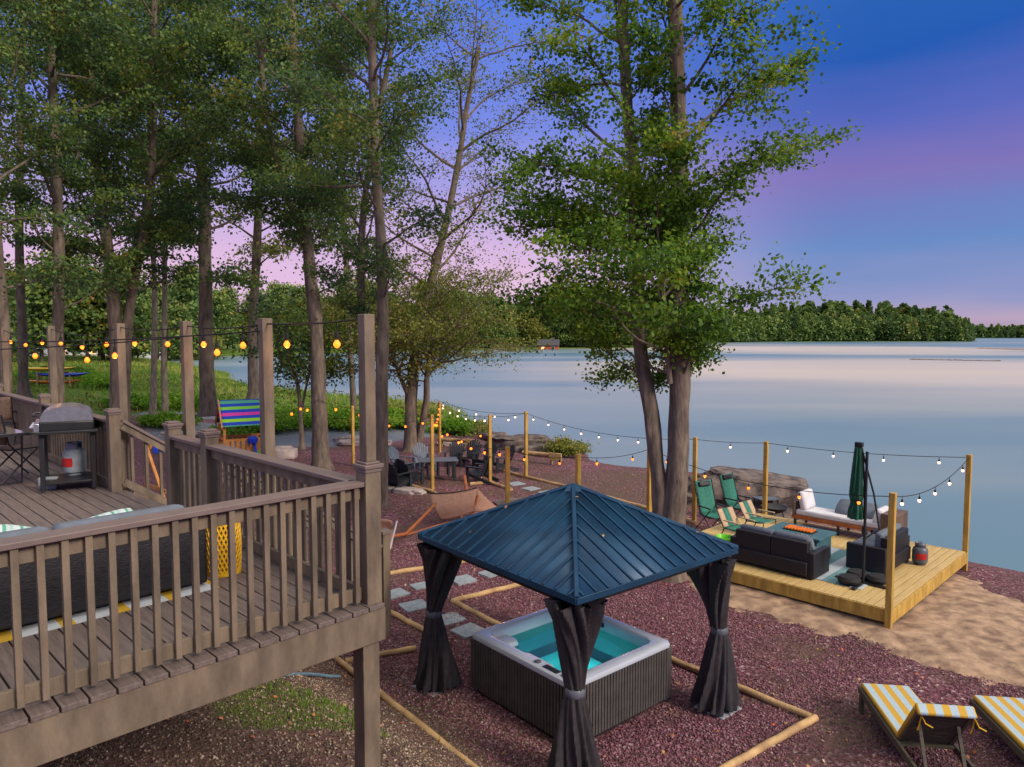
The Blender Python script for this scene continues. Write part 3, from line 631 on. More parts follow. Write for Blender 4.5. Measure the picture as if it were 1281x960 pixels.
for y, dx in ((.06,-.02),(1.78,.03),(3.50,.04),(5.70,.04),(9.1,.04),(12.6,.04),):
    zb = 0 if y < .1 else -.15
    if y < .1: MB().box((-.02, .0, (1.09+2.20)/2), (.092, .092, 1.11)).build('light_post', 'trim', deck, bevel=.005)
    else: MB().box((dx+.045, y+(.15 if y > 3 else 0), (2.2+zb-.1)/2), (.10, .10, 2.2-zb+.1)).build('light_post', 'trim', deck, bevel=.005)
def railing(a, b, solid=False, step=.118, merged=False):
    a = Vector(a); b = Vector(b); d = (b-a); Ln = d.length; d.normalize(); nrm = Vector((d.y, -d.x, 0)); up = Vector((0,0,1))
    s = MB(); s.beam(a+up*.925, b+up*.925, .15, .036); r = s.build('railing', 'rail', deck, bevel=.005)
    s = MB(); s.beam(a+up*.855-nrm*.0, b+up*.855, .036, .10); s.build('upper_rail', 'trim', r, bevel=.003)
    s = MB(); s.beam(a+up*.075, b+up*.075, .036, .10); s.build('lower_rail', 'trim', r, bevel=.003)
    if solid:
        s = MB(); s.beam(a+up*.5, b+up*.5, .02, .72); s.build('solid_panel', 'trim', r); return
    n = int(Ln/step); mm = MB()
    for i in range(n):
        p = a+d*((i+.5)*Ln/n)+nrm*.039
        if not merged: MB().box((p.x, p.y, .467), (.038, .038, .88), rz=math.atan2(d.y, d.x)).build('baluster', 'trim', r, bevel=.003)
        else: mm.box((p.x, p.y, .467), (.038, .038, .88), rz=math.atan2(d.y, d.x))
    if merged: kind(mm.build('baluster', 'trim', r), 'stuff')
railing((-3.42,.02,0), (-.09,.02,0)); railing((-7.1,.02,0), (-3.58,.02,0), merged=True)
railing((-.08,.06,0), (-.08,2.65,0), step=.13); railing((-.08,2.79,0), (-.08,3.61,0), step=.13); railing((-.08,5.77,0), (-.08,9.03,0), step=.14)
railing((-.08,9.17,0), (-.08,12.53,0), solid=True); railing((-.15,12.6,0), (-4.1,12.6,0), merged=True)
# stairs going down from the gap
for i in range(9):
    MB().box((.20+i*.27, 4.69, -.18*(i+1)), (.28, 1.85, .036)).build('stair_tread', 'deck', deck, bevel=.004)
for yy in (3.76, 5.62):
    sg = MB(); sg.beam((.05,yy,-.12), (2.6,yy,-1.82), .04, .24); sg.build('stair_stringer', 'trim', deck)
    sr_ = MB(); sr_.beam((.0,yy,.93), (2.75,yy,-.94), .09, .036); h_ = sr_.build('stair_railing', 'rail', deck, bevel=.004)
    q = MB(); q.beam((.0,yy,.86), (2.75,yy,-1.01), .036, .09); q.beam((.0,yy,.12), (2.75,yy,-1.72), .036, .09); q.build('railing_frame', 'trim', h_)
    for i in range(15):
        x_ = .12+i*.18; MB().box((x_, yy+.038, .49-x_*.676), (.036, .036, .76)).build('baluster', 'trim', h_)
    q = MB(); q.box((2.80,yy,-1.5), (.12,.12,1.5)); n_ = q.build('stair_newel', 'trim', deck, bevel=.004); MB().box((2.80,yy,-.74), (.16,.16,.04)).build('post_cap', 'rail', n_)
def GT(x, y, z=.5):
    for _ in range(30):
        p = G(x, y, z); z = .5*z+.5*gh(p.x, p.y)
    return G(x, y, z)
fp = GT(258,872); q = MB(); q.lathe([(.14,-.5),(.14,.12),(.12,.14)], n=16); tag(q.build('concrete_footing', 'stone', loc=fp), 'round concrete footing set in the soil under the deck edge', 'footing')
# blue hose on the soil
pts = [GT(*p_)+Vector((0,0,.03)) for p_ in ((306,850),(330,849),(355,847.5),(380,846),(400,847),(412,848.5),(426,849))]
tag(MB().tube(pts, .022, 8).build('garden_hose', 'hose'), 'short blue-grey hose lying on the soil beneath the deck', 'hose')

DR = Matrix.Translation((-1.08,5.43,DZ)) @ Matrix.Rotation(R(45.7), 4, 'Z')
def dk(x, y, z=0): return DR @ Vector((x, y, z))
# sofa behind the near rail, seen from the back
so = thing('wicker_sofa', 'long black wicker sofa with grey cushions backed against the near deck railing', 'sofa', dk(-2.26,1.55), R(45.7))
mb = MB(); mb.box((0,-.30,.33), (3.0,.09,.56)); mb.build('backrest', 'wicker', so, bevel=.02)
for sgn in (-1, 1): MB().box((sgn*1.46,.08,.28), (.10,.82,.50)).build('armrest', 'wicker', so, bevel=.02)
MB().box((0,.10,.19), (2.84,.74,.24)).build('seat_base', 'wicker', so, bevel=.01)
for i in range(3):
    MB().box((-.95+i*.95,.14,.38), (.92,.68,.14)).build('seat_cushion', 'cushion', so, bevel=.035)
for i in range(3):
    b_ = MB(); b_.box((0,0,0), (.93,.20,.40), rot=Matrix.Rotation(R(-8),3,'X')); b_.build('back_cushion', 'cushion', so, bevel=.05, loc=(-.95+i*.95,-.125,.465))
leafp = stripes('leaf_print_cloth', [(.55,.66,.64),(.58,.68,.66),(.12,.36,.25),(.5,.62,.6),(.4,.56,.52)], .11, 'X')
for i, (x, rz, lb) in enumerate(((.38,20,'leaf print pillow leaning at the middle of the sofa'),(.98,-8,'leaf print pillow propped at the stool end of the sofa'))):
    p = MB(); p.grid(lambda a, b: ((a-.5)*.44*(1-.1*abs(2*b-1)**3), (.085*(math.sin(PI*a)*math.sin(PI*b))**.45), (b-.5)*.42*(1-.1*abs(2*a-1)**3)), 12, 12)
    p.grid(lambda a, b: ((a-.5)*.46*(1-.1*abs(2*b-1)**3), -(.085*(math.sin(PI*a)*math.sin(PI*b))**.45), (b-.5)*.42*(1-.1*abs(2*a-1)**3)), 12, 12)
    o_ = tag(p.build('throw_pillow', leafp), lb, 'pillow', 'pillows on the deck sofa'); o_.location = dk(-2.26+x, 1.80, .42); o_.rotation_euler = (R(-42), R(rz), R(45.7))
rugm = stripes('deck_rug_weave', [(.62,.66,.68),(.62,.66,.68),(.62,.66,.68),(.68,.42,.03)], .36, 'X')
mb = MB(); mb.box((0,0,.006), (3.5,1.7,.010)); tag(mb.build('outdoor_rug', rugm, loc=dk(-2.45,1.97), rz=R(45.7)), 'white deck rug with yellow patches under the black sofa', 'rug')
# yellow lattice stool
st = thing('garden_stool', 'yellow lattice garden stool beside the sofa on the deck', 'stool', G(280,716,DZ), R(10))
mb = MB(); hh, rr = .46, .135
for j in range(26):
    for sg in (-1, 1):
        mb.tube([(rr*(1+.07*math.sin(PI*k/8))*math.cos(2*PI*j/26+sg*k*.16), rr*(1+.07*math.sin(PI*k/8))*math.sin(2*PI*j/26+sg*k*.16), .02+k*(hh-.04)/8) for k in range(9)], .0085, 5)
mb.build('lattice', 'yellow', st)
for z in (.015, hh-.01): MB().lathe([(rr-.03,z-.015),(rr+.008,z-.015),(rr+.008,z+.015),(rr-.03,z+.015)], n=24).build('rim', 'yellow', st)
MB().lathe([(.0,hh),(rr,hh),(rr,hh+.012),(0,hh+.014)], n=24).build('stool_top', 'yellow', st)
# grill: cart, lid, tank
gr = thing('gas_grill', 'black gas grill cart with a silver domed lid by the deck rail', 'grill', G(88,609,DZ), R(-60)); gr.scale = (1, 1.3, 1)
def B(name, m, c, d, **k): return MB().box(c, d).build(name, m, k.pop('parent', gr), bevel=k.pop('bevel', .006), **k)
for x in (-.30, .34):
    for y in (-.22, .22): B('leg', 'blackmetal', (x,y,.39), (.045 if x > 0 else .12,.045,.74))
B('cart_shelf', 'blackmetal', (.02,0,.12), (.66,.46,.03)); B('side_table', 'blackmetal', (.02,0,.79), (.86,.54,.035))
q = MB(); q.box((-.02,0,.86), (.70,.48,.13)); q.build('firebox', 'blackmetal', gr, bevel=.02)
q = MB()
def lid(a, b): 
    t = PI*b; x = -.02+(a-.5)*.66; return (x, -.23*math.cos(t), .925+.19*math.sin(t)**.75)
q.grid(lid, 4, 16); n0 = len(q.v)
for xx in (-.35, .31): q.add([(xx, -.23*math.cos(PI*b/12), .925+.19*math.sin(PI*b/12)**.75) for b in range(13)], [tuple(range(13))])
l_ = q.build('lid', 'steel', gr); MB().tube([(-.24,-.25,1.0),(-.22,-.29,1.0),(.18,-.29,1.0),(.20,-.25,1.0)], .012, 8).build('handle', 'blackmetal', l_)
B('control_panel', 'steel', (-.02,-.26,.85), (.68,.05,.11))
for i in range(4): MB().lathe([(.022,0),(.022,.03),(.015,.035)], n=12).build('knob', 'steel', gr).matrix_local = Matrix.Translation((-.26+i*.16,-.285,.85)) @ Matrix.Rotation(R(90),4,'X')
for y in (-.25, .25): 
    q = MB(); q.lathe([(.09,-.02),(.10,-.01),(.10,.01),(.09,.02)], n=20); w_ = q.build('wheel', 'rubber', gr); w_.matrix_local = Matrix.Translation((-.32,y,.10)) @ Matrix.Rotation(R(90),4,'X')
def tank(name, label, loc, parent=None, m='white', h=.44, r=.145):
    t = thing(name, label, 'gas tank', loc)
    MB().lathe([(.10,0),(.11,.03),(.10,.035)], n=20).build('foot_ring', m, t)
    MB().lathe([(r*.6,.03),(r*.92,.05),(r,.10),(r,.28),(r*.9,.34),(r*.6,.375),(.03,.385)], n=24).build('cylinder', m, t)
    q = MB(); q.grid(lambda a, b: (.095*math.cos(.6+a*5.1), .095*math.sin(.6+a*5.1), .36+.09*b), 16, 2); q.build('collar', m, t, solid=.006)
    q = MB(); q.lathe([(.02,.38),(.02,.43),(.035,.43),(.035,.45)], n=10); q.build('valve', 'steel', t)
    q = MB(); q.grid(lambda a, b: ((r+.003)*math.cos(-2.6+a*1.4), (r+.003)*math.sin(-2.6+a*1.4), .13+.12*b), 10, 2); q.build('warning_label', 'red', t)
    return t
tank('propane_tank', 'white propane tank hanging inside the grill cart', G(88,606,DZ)+Vector((.06,.02,.13)), m='stone')
# cinder blocks
for i, (px, py, lb) in enumerate(((61,612,'small pale block standing against the grill wheel'),)):
    tag(MB().box((0,0,.08), (.22,.10,.16)).build('paver_block', 'stone', loc=G(px,py,DZ), rz=.3, bevel=.01), lb, 'block')
# deck table and folding chairs
tb_ = thing('patio_table', 'dark glass-topped patio table at the grill end of the deck', 'table', G(-34,603,DZ), R(-40))
q = MB(); q.prism([(-.75,-.48),(.75,-.48),(.75,.48),(-.75,.48)], .70, .715); q.build('tabletop', 'glassdark', tb_, bevel=.004)
q = MB(); [q.beam(a, b, .03, .03) for a, b in (((-.75,-.48,.69),(.75,-.48,.69)),((.75,-.48,.69),(.75,.48,.69)),((.75,.48,.69),(-.75,.48,.69)),((-.75,.48,.69),(-.75,-.48,.69)))]; q.build('table_frame', 'blackmetal', tb_)
for x in (-.68, .68):
    q = MB(); q.tube([(x,-.42,.69),(x,-.40,.03),(x,.40,.03),(x,.42,.69)], .015, 8); q.build('leg', 'blackmetal', tb_)
def folding_chair(label, loc, rz):
    c = thing('folding_chair', label, 'chair', loc, rz, 'folding chairs on the deck')
    q = MB(); q.box((0,0,.44), (.44,.42,.02)); q.build('seat', 'blackmetal', c, bevel=.005)
    q = MB(); q.grid(lambda a, b: ((a-.5)*.44, .22+.05*b+.03*math.sin(PI*a), .52+.42*b), 8, 6); q.build('backrest', 'wicker2', c, solid=.015)
    for x in (-.23, .23):
        q = MB(); q.tube([(x,-.26,0),(x,.20,.52),(x,.28,.95)], .012, 6); q.build('leg', 'blackmetal', c)
        q = MB(); q.tube([(x,.30,0),(x,-.20,.46)], .012, 6); q.build('leg', 'blackmetal', c)
        q = MB(); q.tube([(x,-.22,.64),(x,.22,.66)], .016, 6); q.build('armrest', 'blackmetal', c)
folding_chair('dark folding chair nearest the grill at the patio table', G(22,598,DZ), R(150)); folding_chair('dark folding chair farther along the deck rail behind the table', G(2,560,DZ), R(205))

# ------------------------------------------------------------------ gazebo
GC = Vector((.83, 9.66, 0)); GR = R(38.8)
gz = thing('gazebo', 'dark gazebo with a blue ribbed metal roof and tied curtains', 'gazebo', GC, GR)
HX, HY, EZ, AZ = 1.47, 1.60, 2.20, 2.96
cor = [(-HX,-HY),(HX,-HY),(HX,HY),(-HX,HY)]
q = MB()
for i in range(4):
    a, b = Vector((*cor[i], EZ)), Vector((*cor[(i+1)%4], EZ)); ap = Vector((0,0,AZ))
    f = MB(); f.add([a, b, ap], [(0,1,2)]); e = (b-a); Ln = e.length; e.normalize(); mid = (a+b)/2; sl = (ap-mid)
    pn = f.build('roof_panel', 'roof', gz, solid=.012)
    rb = MB(); nr = 15; nrm = e.cross(sl).normalized()
    for j in range(nr):
        t = (j+.5)/nr*2-1; p0 = mid+e*(t*Ln/2); p1 = p0+sl*(1-abs(t)) ; 
        if (p1-p0).length > .1: rb.beam(p0+nrm*.014, p0.lerp(p1, .97)+nrm*.014, .028, .024, up=nrm)
    rb.build('standing_ribs', 'roof', pn)
    q = MB(); q.tube([a+Vector((0,0,.006)), a.lerp(ap, .5)+Vector((0,0,.012)), ap+Vector((0,0,.012))], .032, 8); q.build('hip_cap', 'roof', gz)
    q = MB(); q.beam(a-Vector((0,0,.03)), b-Vector((0,0,.03)), .03, .075); q.build('eave_trim', 'roof', gz, bevel=.004)
q = MB(); q.lathe([(.17,AZ-.05),(.10,AZ+.01),(.02,AZ+.035)], n=4); q.build('finial_cap', 'roof', gz, smooth=False)
PX, PYY = 1.33, 1.44
def curtain(cx, cy, sx_, sy_, seed):
    rr_ = random.Random(seed); ph = [rr_.uniform(0, 6.28) for _ in range(6)]
    zt, zw, zb = EZ-.12, 1.08, .06
    def f(u, v):
        z = zt+(zb-zt)*u; a = 2*PI*v
        if z > zw: s = (z-zw)/(zt-zw); rad = .10+.13*s**1.2; pl = .12+.30*s
        else: s = (zw-z)/(zw-zb); rad = .10+.17*s**.8; pl = .12+.22*s
        a0 = a+(1.1*(z-zw) if z > zw else -.5*(zw-z))*math.sin(ph[5]); k = 1+pl*(.55*math.sin(7*a0+ph[0]+1.3*math.sin(z*2.6+ph[1]))+.4*math.sin(13*a0+ph[2]+z*2.1)+.35*math.sin(3*a0+ph[3]+z)+.12*math.sin(23*a0+ph[4]))
        L_ = (1 if z < zw else 1+.25*s)
        x = math.cos(a)*rad*k*L_; y = math.sin(a)*rad*k*L_
        d = .10*((z-zw)/(zt-zw) if z > zw else .25*s)
        return (cx+x-sx_*d*1.0, cy+y-sy_*d*1.0, z+(.015*math.sin(7*a+ph[4]) if u > .97 else 0))
    m_ = MB(); m_.grid(f, 60, 96, closed=True); c_ = m_.build('curtain', 'curtain', gz)
    t_ = MB(); t_.lathe([(.105,zw-.05),(.118,zw-.03),(.118,zw+.03),(.105,zw+.05)], (cx, cy, 0), 16); t_.build('tie_back', 'grayplastic', c_)
for i, (sx_, sy_) in enumerate(((-1,-1),(1,-1),(1,1),(-1,1))):
    x, y = sx_*PX, sy_*PYY
    MB().box((x, y, EZ/2-.03), (.10,.10,EZ-.06)).build('post', 'blackmetal', gz, bevel=.006)
    MB().box((x, y, .03), (.24,.24,.016)).build('base_plate', 'blackmetal', gz)
    b_ = MB().box((0,0,.0), (.46,.46,.10)).build('footing_slab', 'stone', bevel=.012); b_.location = Matrix.Translation(GC) @ Matrix.Rotation(GR,4,'Z') @ Vector((x, y, -.032)); b_.rotation_euler.z = GR+.05*i
    tag(b_, ('concrete slab under the nearest gazebo post','concrete slab under the gazebo post toward the lake platform','concrete slab under the gazebo post behind the hot tub','concrete slab under the gazebo post beside the stepping stones')[i], 'slab')
    curtain(x, y, sx_, sy_, 60+i)
for i in range(4):
    a, b = Vector((cor[i][0]/HX*PX, cor[i][1]/HY*PYY, EZ-.11)), Vector((cor[(i+1)%4][0]/HX*PX, cor[(i+1)%4][1]/HY*PYY, EZ-.11))
    MB().beam(a, b, .06, .12).build('beam', 'blackmetal', gz, bevel=.004)
# ------------------------------------------------------------------ hot tub
ht = thing('hot_tub', 'square hot tub with a pale shell and brown slatted skirt under the gazebo', 'hot tub', (.80, 9.70, 0), R(40.2))
TX, TY = .95, .99
def rrect(hx, hy, r, n=6):
    out = []
    for cx, cy, a0 in ((hx-r,hy-r,0),(-hx+r,hy-r,PI/2),(-hx+r,-hy+r,PI),(hx-r,-hy+r,1.5*PI)):
        for k in range(n+1): a = a0+PI/2*k/n; out.append((cx+r*math.cos(a), cy+r*math.sin(a)))
    return out
def loft(secs, capend=True):
    m_ = MB(); vs = []; n = None
    for (hx, hy, r, z) in secs:
        p = rrect(hx, hy, r); n = len(p); vs += [(x, y, z) for x, y in p]
    fs = [(i*n+j, i*n+(j+1)%n, (i+1)*n+(j+1)%n, (i+1)*n+j) for i in range(len(secs)-1) for j in range(n)]
    if capend: fs.append(tuple(range((len(secs)-1)*n, len(secs)*n)))
    m_.add(vs, fs); return m_
m_ = loft([(TX-.01,TY-.01,.06,.765),(TX+.012,TY+.012,.08,.77),(TX+.02,TY+.02,.09,.80),(TX+.008,TY+.008,.09,.835),(TX-.03,TY-.03,.09,.85),(TX-.13,TY-.13,.15,.85),(TX-.155,TY-.155,.15,.835),(TX-.175,TY-.175,.15,.77),(TX-.21,TY-.21,.16,.55),(TX-.24,TY-.24,.17,.40),(TX-.45,TY-.45,.16,.37),(TX-.50,TY-.50,.12,.30),(TX-.52,TY-.52,.12,.10)])
sh = m_.build('shell', 'shell', ht)
for (x, y, hx, hy) in ((-.62,.66,.16,.15),(-.72,-.1,.10,.30)):
    q = loft([(hx,hy,.06,.42),(hx,hy,.07,.70),(hx-.02,hy-.02,.07,.755),(hx-.05,hy-.05,.05,.765)]); q.v = [(a+x, b+y, c) for a, b, c in q.v]; q.build('moulded_seat', 'shell', sh)
m_ = MB(); n_ = 34
for i in range(4):
    hx, hy = (TX, TY) if i % 2 == 0 else (TY, TX); rot = Matrix.Rotation(i*PI/2, 4, 'Z'); m_.M = rot; m_.box((0,-hy+.03,.41), (2*hx-.03,.03,.70))
    for j in range(n_): m_.box((-hx+.04+(2*hx-.08)*(j+.5)/n_, -hy+.006, .41), ((2*hx-.08)/n_*.74,.022,.70))
m_.M = Matrix.Identity(4)
m_.build('slatted_skirt', 'skirt', ht, bevel=.003, smooth=False)
for sx_ in (-1,1):
    for sy_ in (-1,1): MB().box((sx_*(TX-.02), sy_*(TY-.02), .41), (.07,.07,.72)).build('corner_trim', 'skirt', ht, bevel=.015)
MB().box((0,0,.02), (2*TX-.1,2*TY-.1,.06)).build('base_pan', 'blackmetal', ht)
wm = bpy.data.materials.new('tub_water'); wm.use_nodes = True; nt = wm.node_tree; L = nt.links.new
for nn in list(nt.nodes):
    if nn.type == 'BSDF_PRINCIPLED': nt.nodes.remove(nn)
tr = nt.nodes.new('ShaderNodeBsdfTransparent'); tr.inputs[0].default_value = (.56, .97, .86, 1); gl = nt.nodes.new('ShaderNodeBsdfGlossy'); gl.inputs['Roughness'].default_value = .03
fr_ = node(nt, 'ShaderNodeFresnel', IOR=1.33); no_ = node(nt, 'ShaderNodeTexNoise', Scale=5.0, Detail=3.0); bp_ = node(nt, 'ShaderNodeBump', Strength=.35, Distance=.02)
tc_ = nt.nodes.new('ShaderNodeTexCoord'); L(tc_.outputs['Object'], no_.inputs['Vector']); L(no_.outputs['Fac'], bp_.inputs['Height']); L(bp_.outputs[0], fr_.inputs['Normal']); L(bp_.outputs[0], gl.inputs['Normal'])
mx_ = nt.nodes.new('ShaderNodeMixShader'); L(fr_.outputs[0], mx_.inputs[0]); L(tr.outputs[0], mx_.inputs[1]); L(gl.outputs[0], mx_.inputs[2]); L(mx_.outputs[0], nt.nodes['Material Output'].inputs[0])
q = MB(); p = rrect(TX-.188, TY-.188, .155); q.add([(x, y, .695) for x, y in p], [tuple(range(len(p)))]); q.build('water', wm, ht, smooth=False)
ledl = bpy.data.objects.new('tub_led', bpy.data.lights.new('tub_led', 'POINT')); col.objects.link(ledl); ledl.parent = ht; ledl.location = (.1,.0,.30); ledl.data.energy = 6.0; ledl.data.color = (.10,.85,.88); ledl.data.shadow_soft_size = .05
q = MB(); q.box((-TX+.075,-.56,.853), (.085,.26,.012)); q.build('control_panel', 'blackmetal', ht, bevel=.004)
for x in (-.80, -.30): MB().lathe([(.045,.848),(.045,.866),(.03,.87)], (-TX+.08,x,0), 14).build('dial', 'grayplastic', ht)
MB().box((TX-.19,.18,.775), (.02,.22,.06)).build('filter_grille', 'blackmetal', ht)
MB().box((TX-.20,.36,.73), (.02,.05,.03)).build('jet', 'blackmetal', ht)
for (x, y) in ((TX-.04,-TY+.15),(TX-.02,TY-.05)):
    MB().box((x+.05,y,.03),(.16,.2,.07)).build('support_block', 'stone', ht, bevel=.01)

# ------------------------------------------------------------------ landscape timbers and paving
def timber(label, a, b, r=.055, nm='landscape_timber'):
    a = Vector(a); b = Vector(b); d = b-a; q = MB(); n = 10
    pts = [a.lerp(b, i/n)+Vector((0,0,.035+.006*math.sin(i*1.9+a.x))) for i in range(n+1)]
    prof = MB(); prof.tube(pts, r, 10, wob=.06); return tag(prof.build(nm, 'timber'), label, 'timber', 'landscape timbers edging the gravel')
for lb, a, b in (('long round timber running from under the deck post to the picture corner',(422,828),(640,1003)),('timber from the deck post toward the curtain beside the stones',(432,830),(520,814)),
    ('timber on the soil edge leading to the foot of the stepping stones',(484,766),(562,808)),('timber behind the stepping stones under the hammock',(484,720),(592,703)),
    ('timber at the back of the tub bed meeting the short angled one',(566,754),(668,729)),('timber angling from the stone path to the back of the hot tub',(566,754),(640,793)),
    ('timber running from the hot tub to the outer corner past the curtain',(836,826),(1014,901)),('thick timber closing the gravel bed near the loungers',(1020,901),(895,972)),
    ('timber edging the fire pit in front of the driftwood',(478,600),(540,616)),('timber bending round the driftwood to the yard post',(540,616),(560,628)),
    ('timber at the near edge of the fire pit gravel',(588,607),(613,605)),('timber from the fire pit corner toward the gazebo ridge',(613,605),(640,614)),
    ('timber along the far side of the round pavers',(626,590),(735,617)),('timber end beside the lit lake post',(848,648),(872,657)),('timber leading from the pavers to the lake post by the maple',(735,617),(848,648))):
    timber(lb, G(*a), G(*b), .05 if a[1] > 690 else .06)
for i, (x, y, w_, lb) in enumerate(((579,726,.46,'stepping stone beneath the far gazebo eave'),(614,718,.42,'stepping stone farthest up the path under the roof edge'),(526,734,.36,'stepping stone half hidden by the curtain'),(494,744,.46,'stepping stone next to the deck post'),(519,759,.50,'stepping stone just left of the pinched curtain'),(561,776,.50,'stepping stone between the curtain and the angled timber'),(586,790,.48,'stepping stone touching the corner of the hot tub'),
    (645,606,.55,'farthest flat paver near the fire pit timber'),(664,612,.5,'flat paver in the middle of the far row'),(685,617,.5,'flat paver nearest the gazebo peak'),(633,700,.4,'stepping stone hidden under the roof slope'))):
    q = MB(); p = [(a*(1+.04*math.sin(i*3+k)), b) for k, (a, b) in enumerate(rrect(w_/2, w_/2.2, .03, 2))]; q.prism(p, -.03, .03)
    tag(q.build('stepping_stone', 'stone', loc=G(x, y), rz=R(38+sr.uniform(-6, 6)), bevel=.006), lb, 'paver', 'square stepping stones in the gravel')

# scattered loose stones and fallen leaves (nobody could count them)
def stones(name, n, box, cond, smin, smax, m, seed):
    r = np.random.default_rng(seed); x = r.uniform(box[0], box[1], n); y = r.uniform(box[2], box[3], n); k = cond(x, y); x = x[k]; y = y[k]; n = len(x); z = height(x, y)
    base_ = np.array([(1,0,0),(-.5,.87,0),(-.5,-.87,0),(0,0,.8),(0,0,-.6)]); s = r.uniform(smin, smax, n)[:,None,None]; a = r.random(n)*2*PI; c, s_ = np.cos(a), np.sin(a)
    V_ = base_[None]*s*(1+r.normal(size=(n,5,3))*.28); X = V_[...,0]*c[:,None]-V_[...,1]*s_[:,None]+x[:,None]; Y_ = V_[...,0]*s_[:,None]+V_[...,1]*c[:,None]+y[:,None]; Z = V_[...,2]+z[:,None]+smin*.3
    co = np.stack([X, Y_, Z], -1).reshape(-1, 3); f = np.array([(0,1,3),(1,2,3),(2,0,3),(1,0,4),(2,1,4),(0,2,4)]); q = (f[None]+5*np.arange(n)[:,None,None]).reshape(-1, 3)
    return quads(name, co, q, m, tint=np.repeat(r.random(n), 5))
def tintmat(name, stops, rough=.85):
    m = bpy.data.materials.new(name); m.use_nodes = True; nt = m.node_tree; b = nt.nodes['Principled BSDF']; a = nt.nodes.new('ShaderNodeAttribute'); a.attribute_name = 'tint'
    r = ramp(nt, a.outputs['Fac'], stops); nt.links.new(r.outputs[0], b.inputs['Base Color']); b.inputs['Roughness'].default_value = rough; M[name] = m
tintmat('lava_stone', [(0,(.055,.022,.032)),(.5,(.18,.066,.09)),(.9,(.28,.12,.15)),(.985,(.32,.2,.21)),(1,(.45,.36,.36))])
tintmat('soil_chip', [(0,(.04,.028,.02)),(.5,(.14,.095,.06)),(.85,(.28,.2,.14)),(1,(.45,.36,.28))])
tintmat('fallen_leaf', [(0,(.30,.10,.03)),(.5,(.42,.27,.10)),(.8,(.5,.1,.03)),(1,(.5,.45,.3))])
intub = lambda x, y: (np.abs((x-.8)*.764+(y-9.7)*.645) < .97) & (np.abs(-(x-.8)*.645+(y-9.7)*.764) < 1.0)
onsand = lambda x, y: poly_sd(x, y, SAND) > .15
kind(stones('loose_gravel', 120000, (-3,8,7.2,17), lambda x, y: (x+y > 7.9) & ~intub(x, y) & (~onsand(x, y) | (np.sin(x*91.7+y*37.3) > .93)) & (fbm(x, y, 1.1, 7)+.5*np.sin(x*173+y*311) > -.55), .010, .026, 'lava_stone', 5), 'stuff', 'loose red lava gravel covering the yard', 'gravel')
kind(stones('sand_chips', 5000, (3,14,8,18), lambda x, y: (poly_sd(x, y, SAND) > .1) & (fbm(x, y, 1.3, 3) > -.1), .006, .02, 'soil_chip', 15), 'stuff', 'dark chips scattered over the beach sand', 'chips')
kind(stones('soil_chips', 24000, (-4,1,5.5,12), lambda x, y: (x+y < 9.0), .007, .022, 'soil_chip', 6), 'stuff', 'wood chips and pebbles on the soil below the deck', 'mulch')
x, y, z = scatter_pts(1500, lambda x, y: ~intub(x, y) & (coast_sd(x, y) > 1), (-4, 9, 6.5, 26), 44)
rx_, ry_ = rng.uniform(-1.3,1.3,12), rng.uniform(-1.4,1.4,12); rz_ = EZ+.05+(AZ-EZ)*(1-np.maximum(np.abs(rx_)/HX, np.abs(ry_)/HY)); cg, sg2 = math.cos(GR), math.sin(GR)
x = np.append(x, GC.x+rx_*cg-ry_*sg2); y = np.append(y, GC.y+rx_*sg2+ry_*cg); z = np.append(z, rz_)
kind(leaves('fallen_leaves', np.stack([x, y, z+.02], 1), .048, 'fallen_leaf', seed=9, flat=3), 'stuff', 'dry fallen leaves strewn over the gravel', 'leaves')
# ------------------------------------------------------------------ lakeside platform
PA = R(44.5); PO = Vector((6.45, 11.97, .35)); PM = Matrix.Translation(PO) @ Matrix.Rotation(PA, 4, 'Z')
def pf(x, y, z=0): return PM @ Vector((x, y, z))
pl = thing('lake_platform', 'low yellow pine platform on the sand at the lake edge', 'platform', PO, PA)
mb = MB(); y = .07
while y < 4.85: mb.box((2.33, y, -.018), (4.7, .130, .036)); y += .143
mb.build('floor', 'pineboard', pl, bevel=.004)
mb = MB(); mb.box((-.02,2.42,-.13), (.04,4.9,.23)); mb.box((4.68,2.42,-.13), (.04,4.9,.23)); mb.box((2.33,-.02,-.13), (4.74,.04,.23)); mb.box((2.33,4.87,-.13), (4.74,.04,.23)); mb.build('rim_board', 'pine', pl, bevel=.004)
for (x, y) in ((1.6,.1),(3.1,.1),(.1,2.4),(4.5,2.2),(4.5,.2),(.15,4.7),(4.5,4.7)): MB().box((x, y, -.5), (.10,.10,.56)).build('support_post', 'pine', pl)
for (x, y, zb, zt) in ((-.09,-.0,-.36,2.02),(4.74,.02,-.7,2.10),(4.76,4.60,-.5,1.90)):
    MB().box((x, y, (zb+zt)/2), (.10,.10,zt-zb)).build('light_post', 'pine', pl, bevel=.006)
tag(MB().box((0,0,.05), (.32,.28,.12)).build('foundation_block', 'stone', loc=G(1100,776), rz=.9, bevel=.012), 'grey block under the nearest platform corner', 'block')
rg = stripes('lake_rug_weave', [(.10,.24,.28),(.16,.32,.35),(.46,.52,.56),(.12,.27,.30),(.5,.56,.6)], 1.3, 'Y')
tag(MB().box((0,0,.005), (2.3,3.0,.009)).build('outdoor_rug', rg, loc=pf(1.75,2.2,.002), rz=PA), 'blue and pale patterned rug on the lake platform', 'rug')
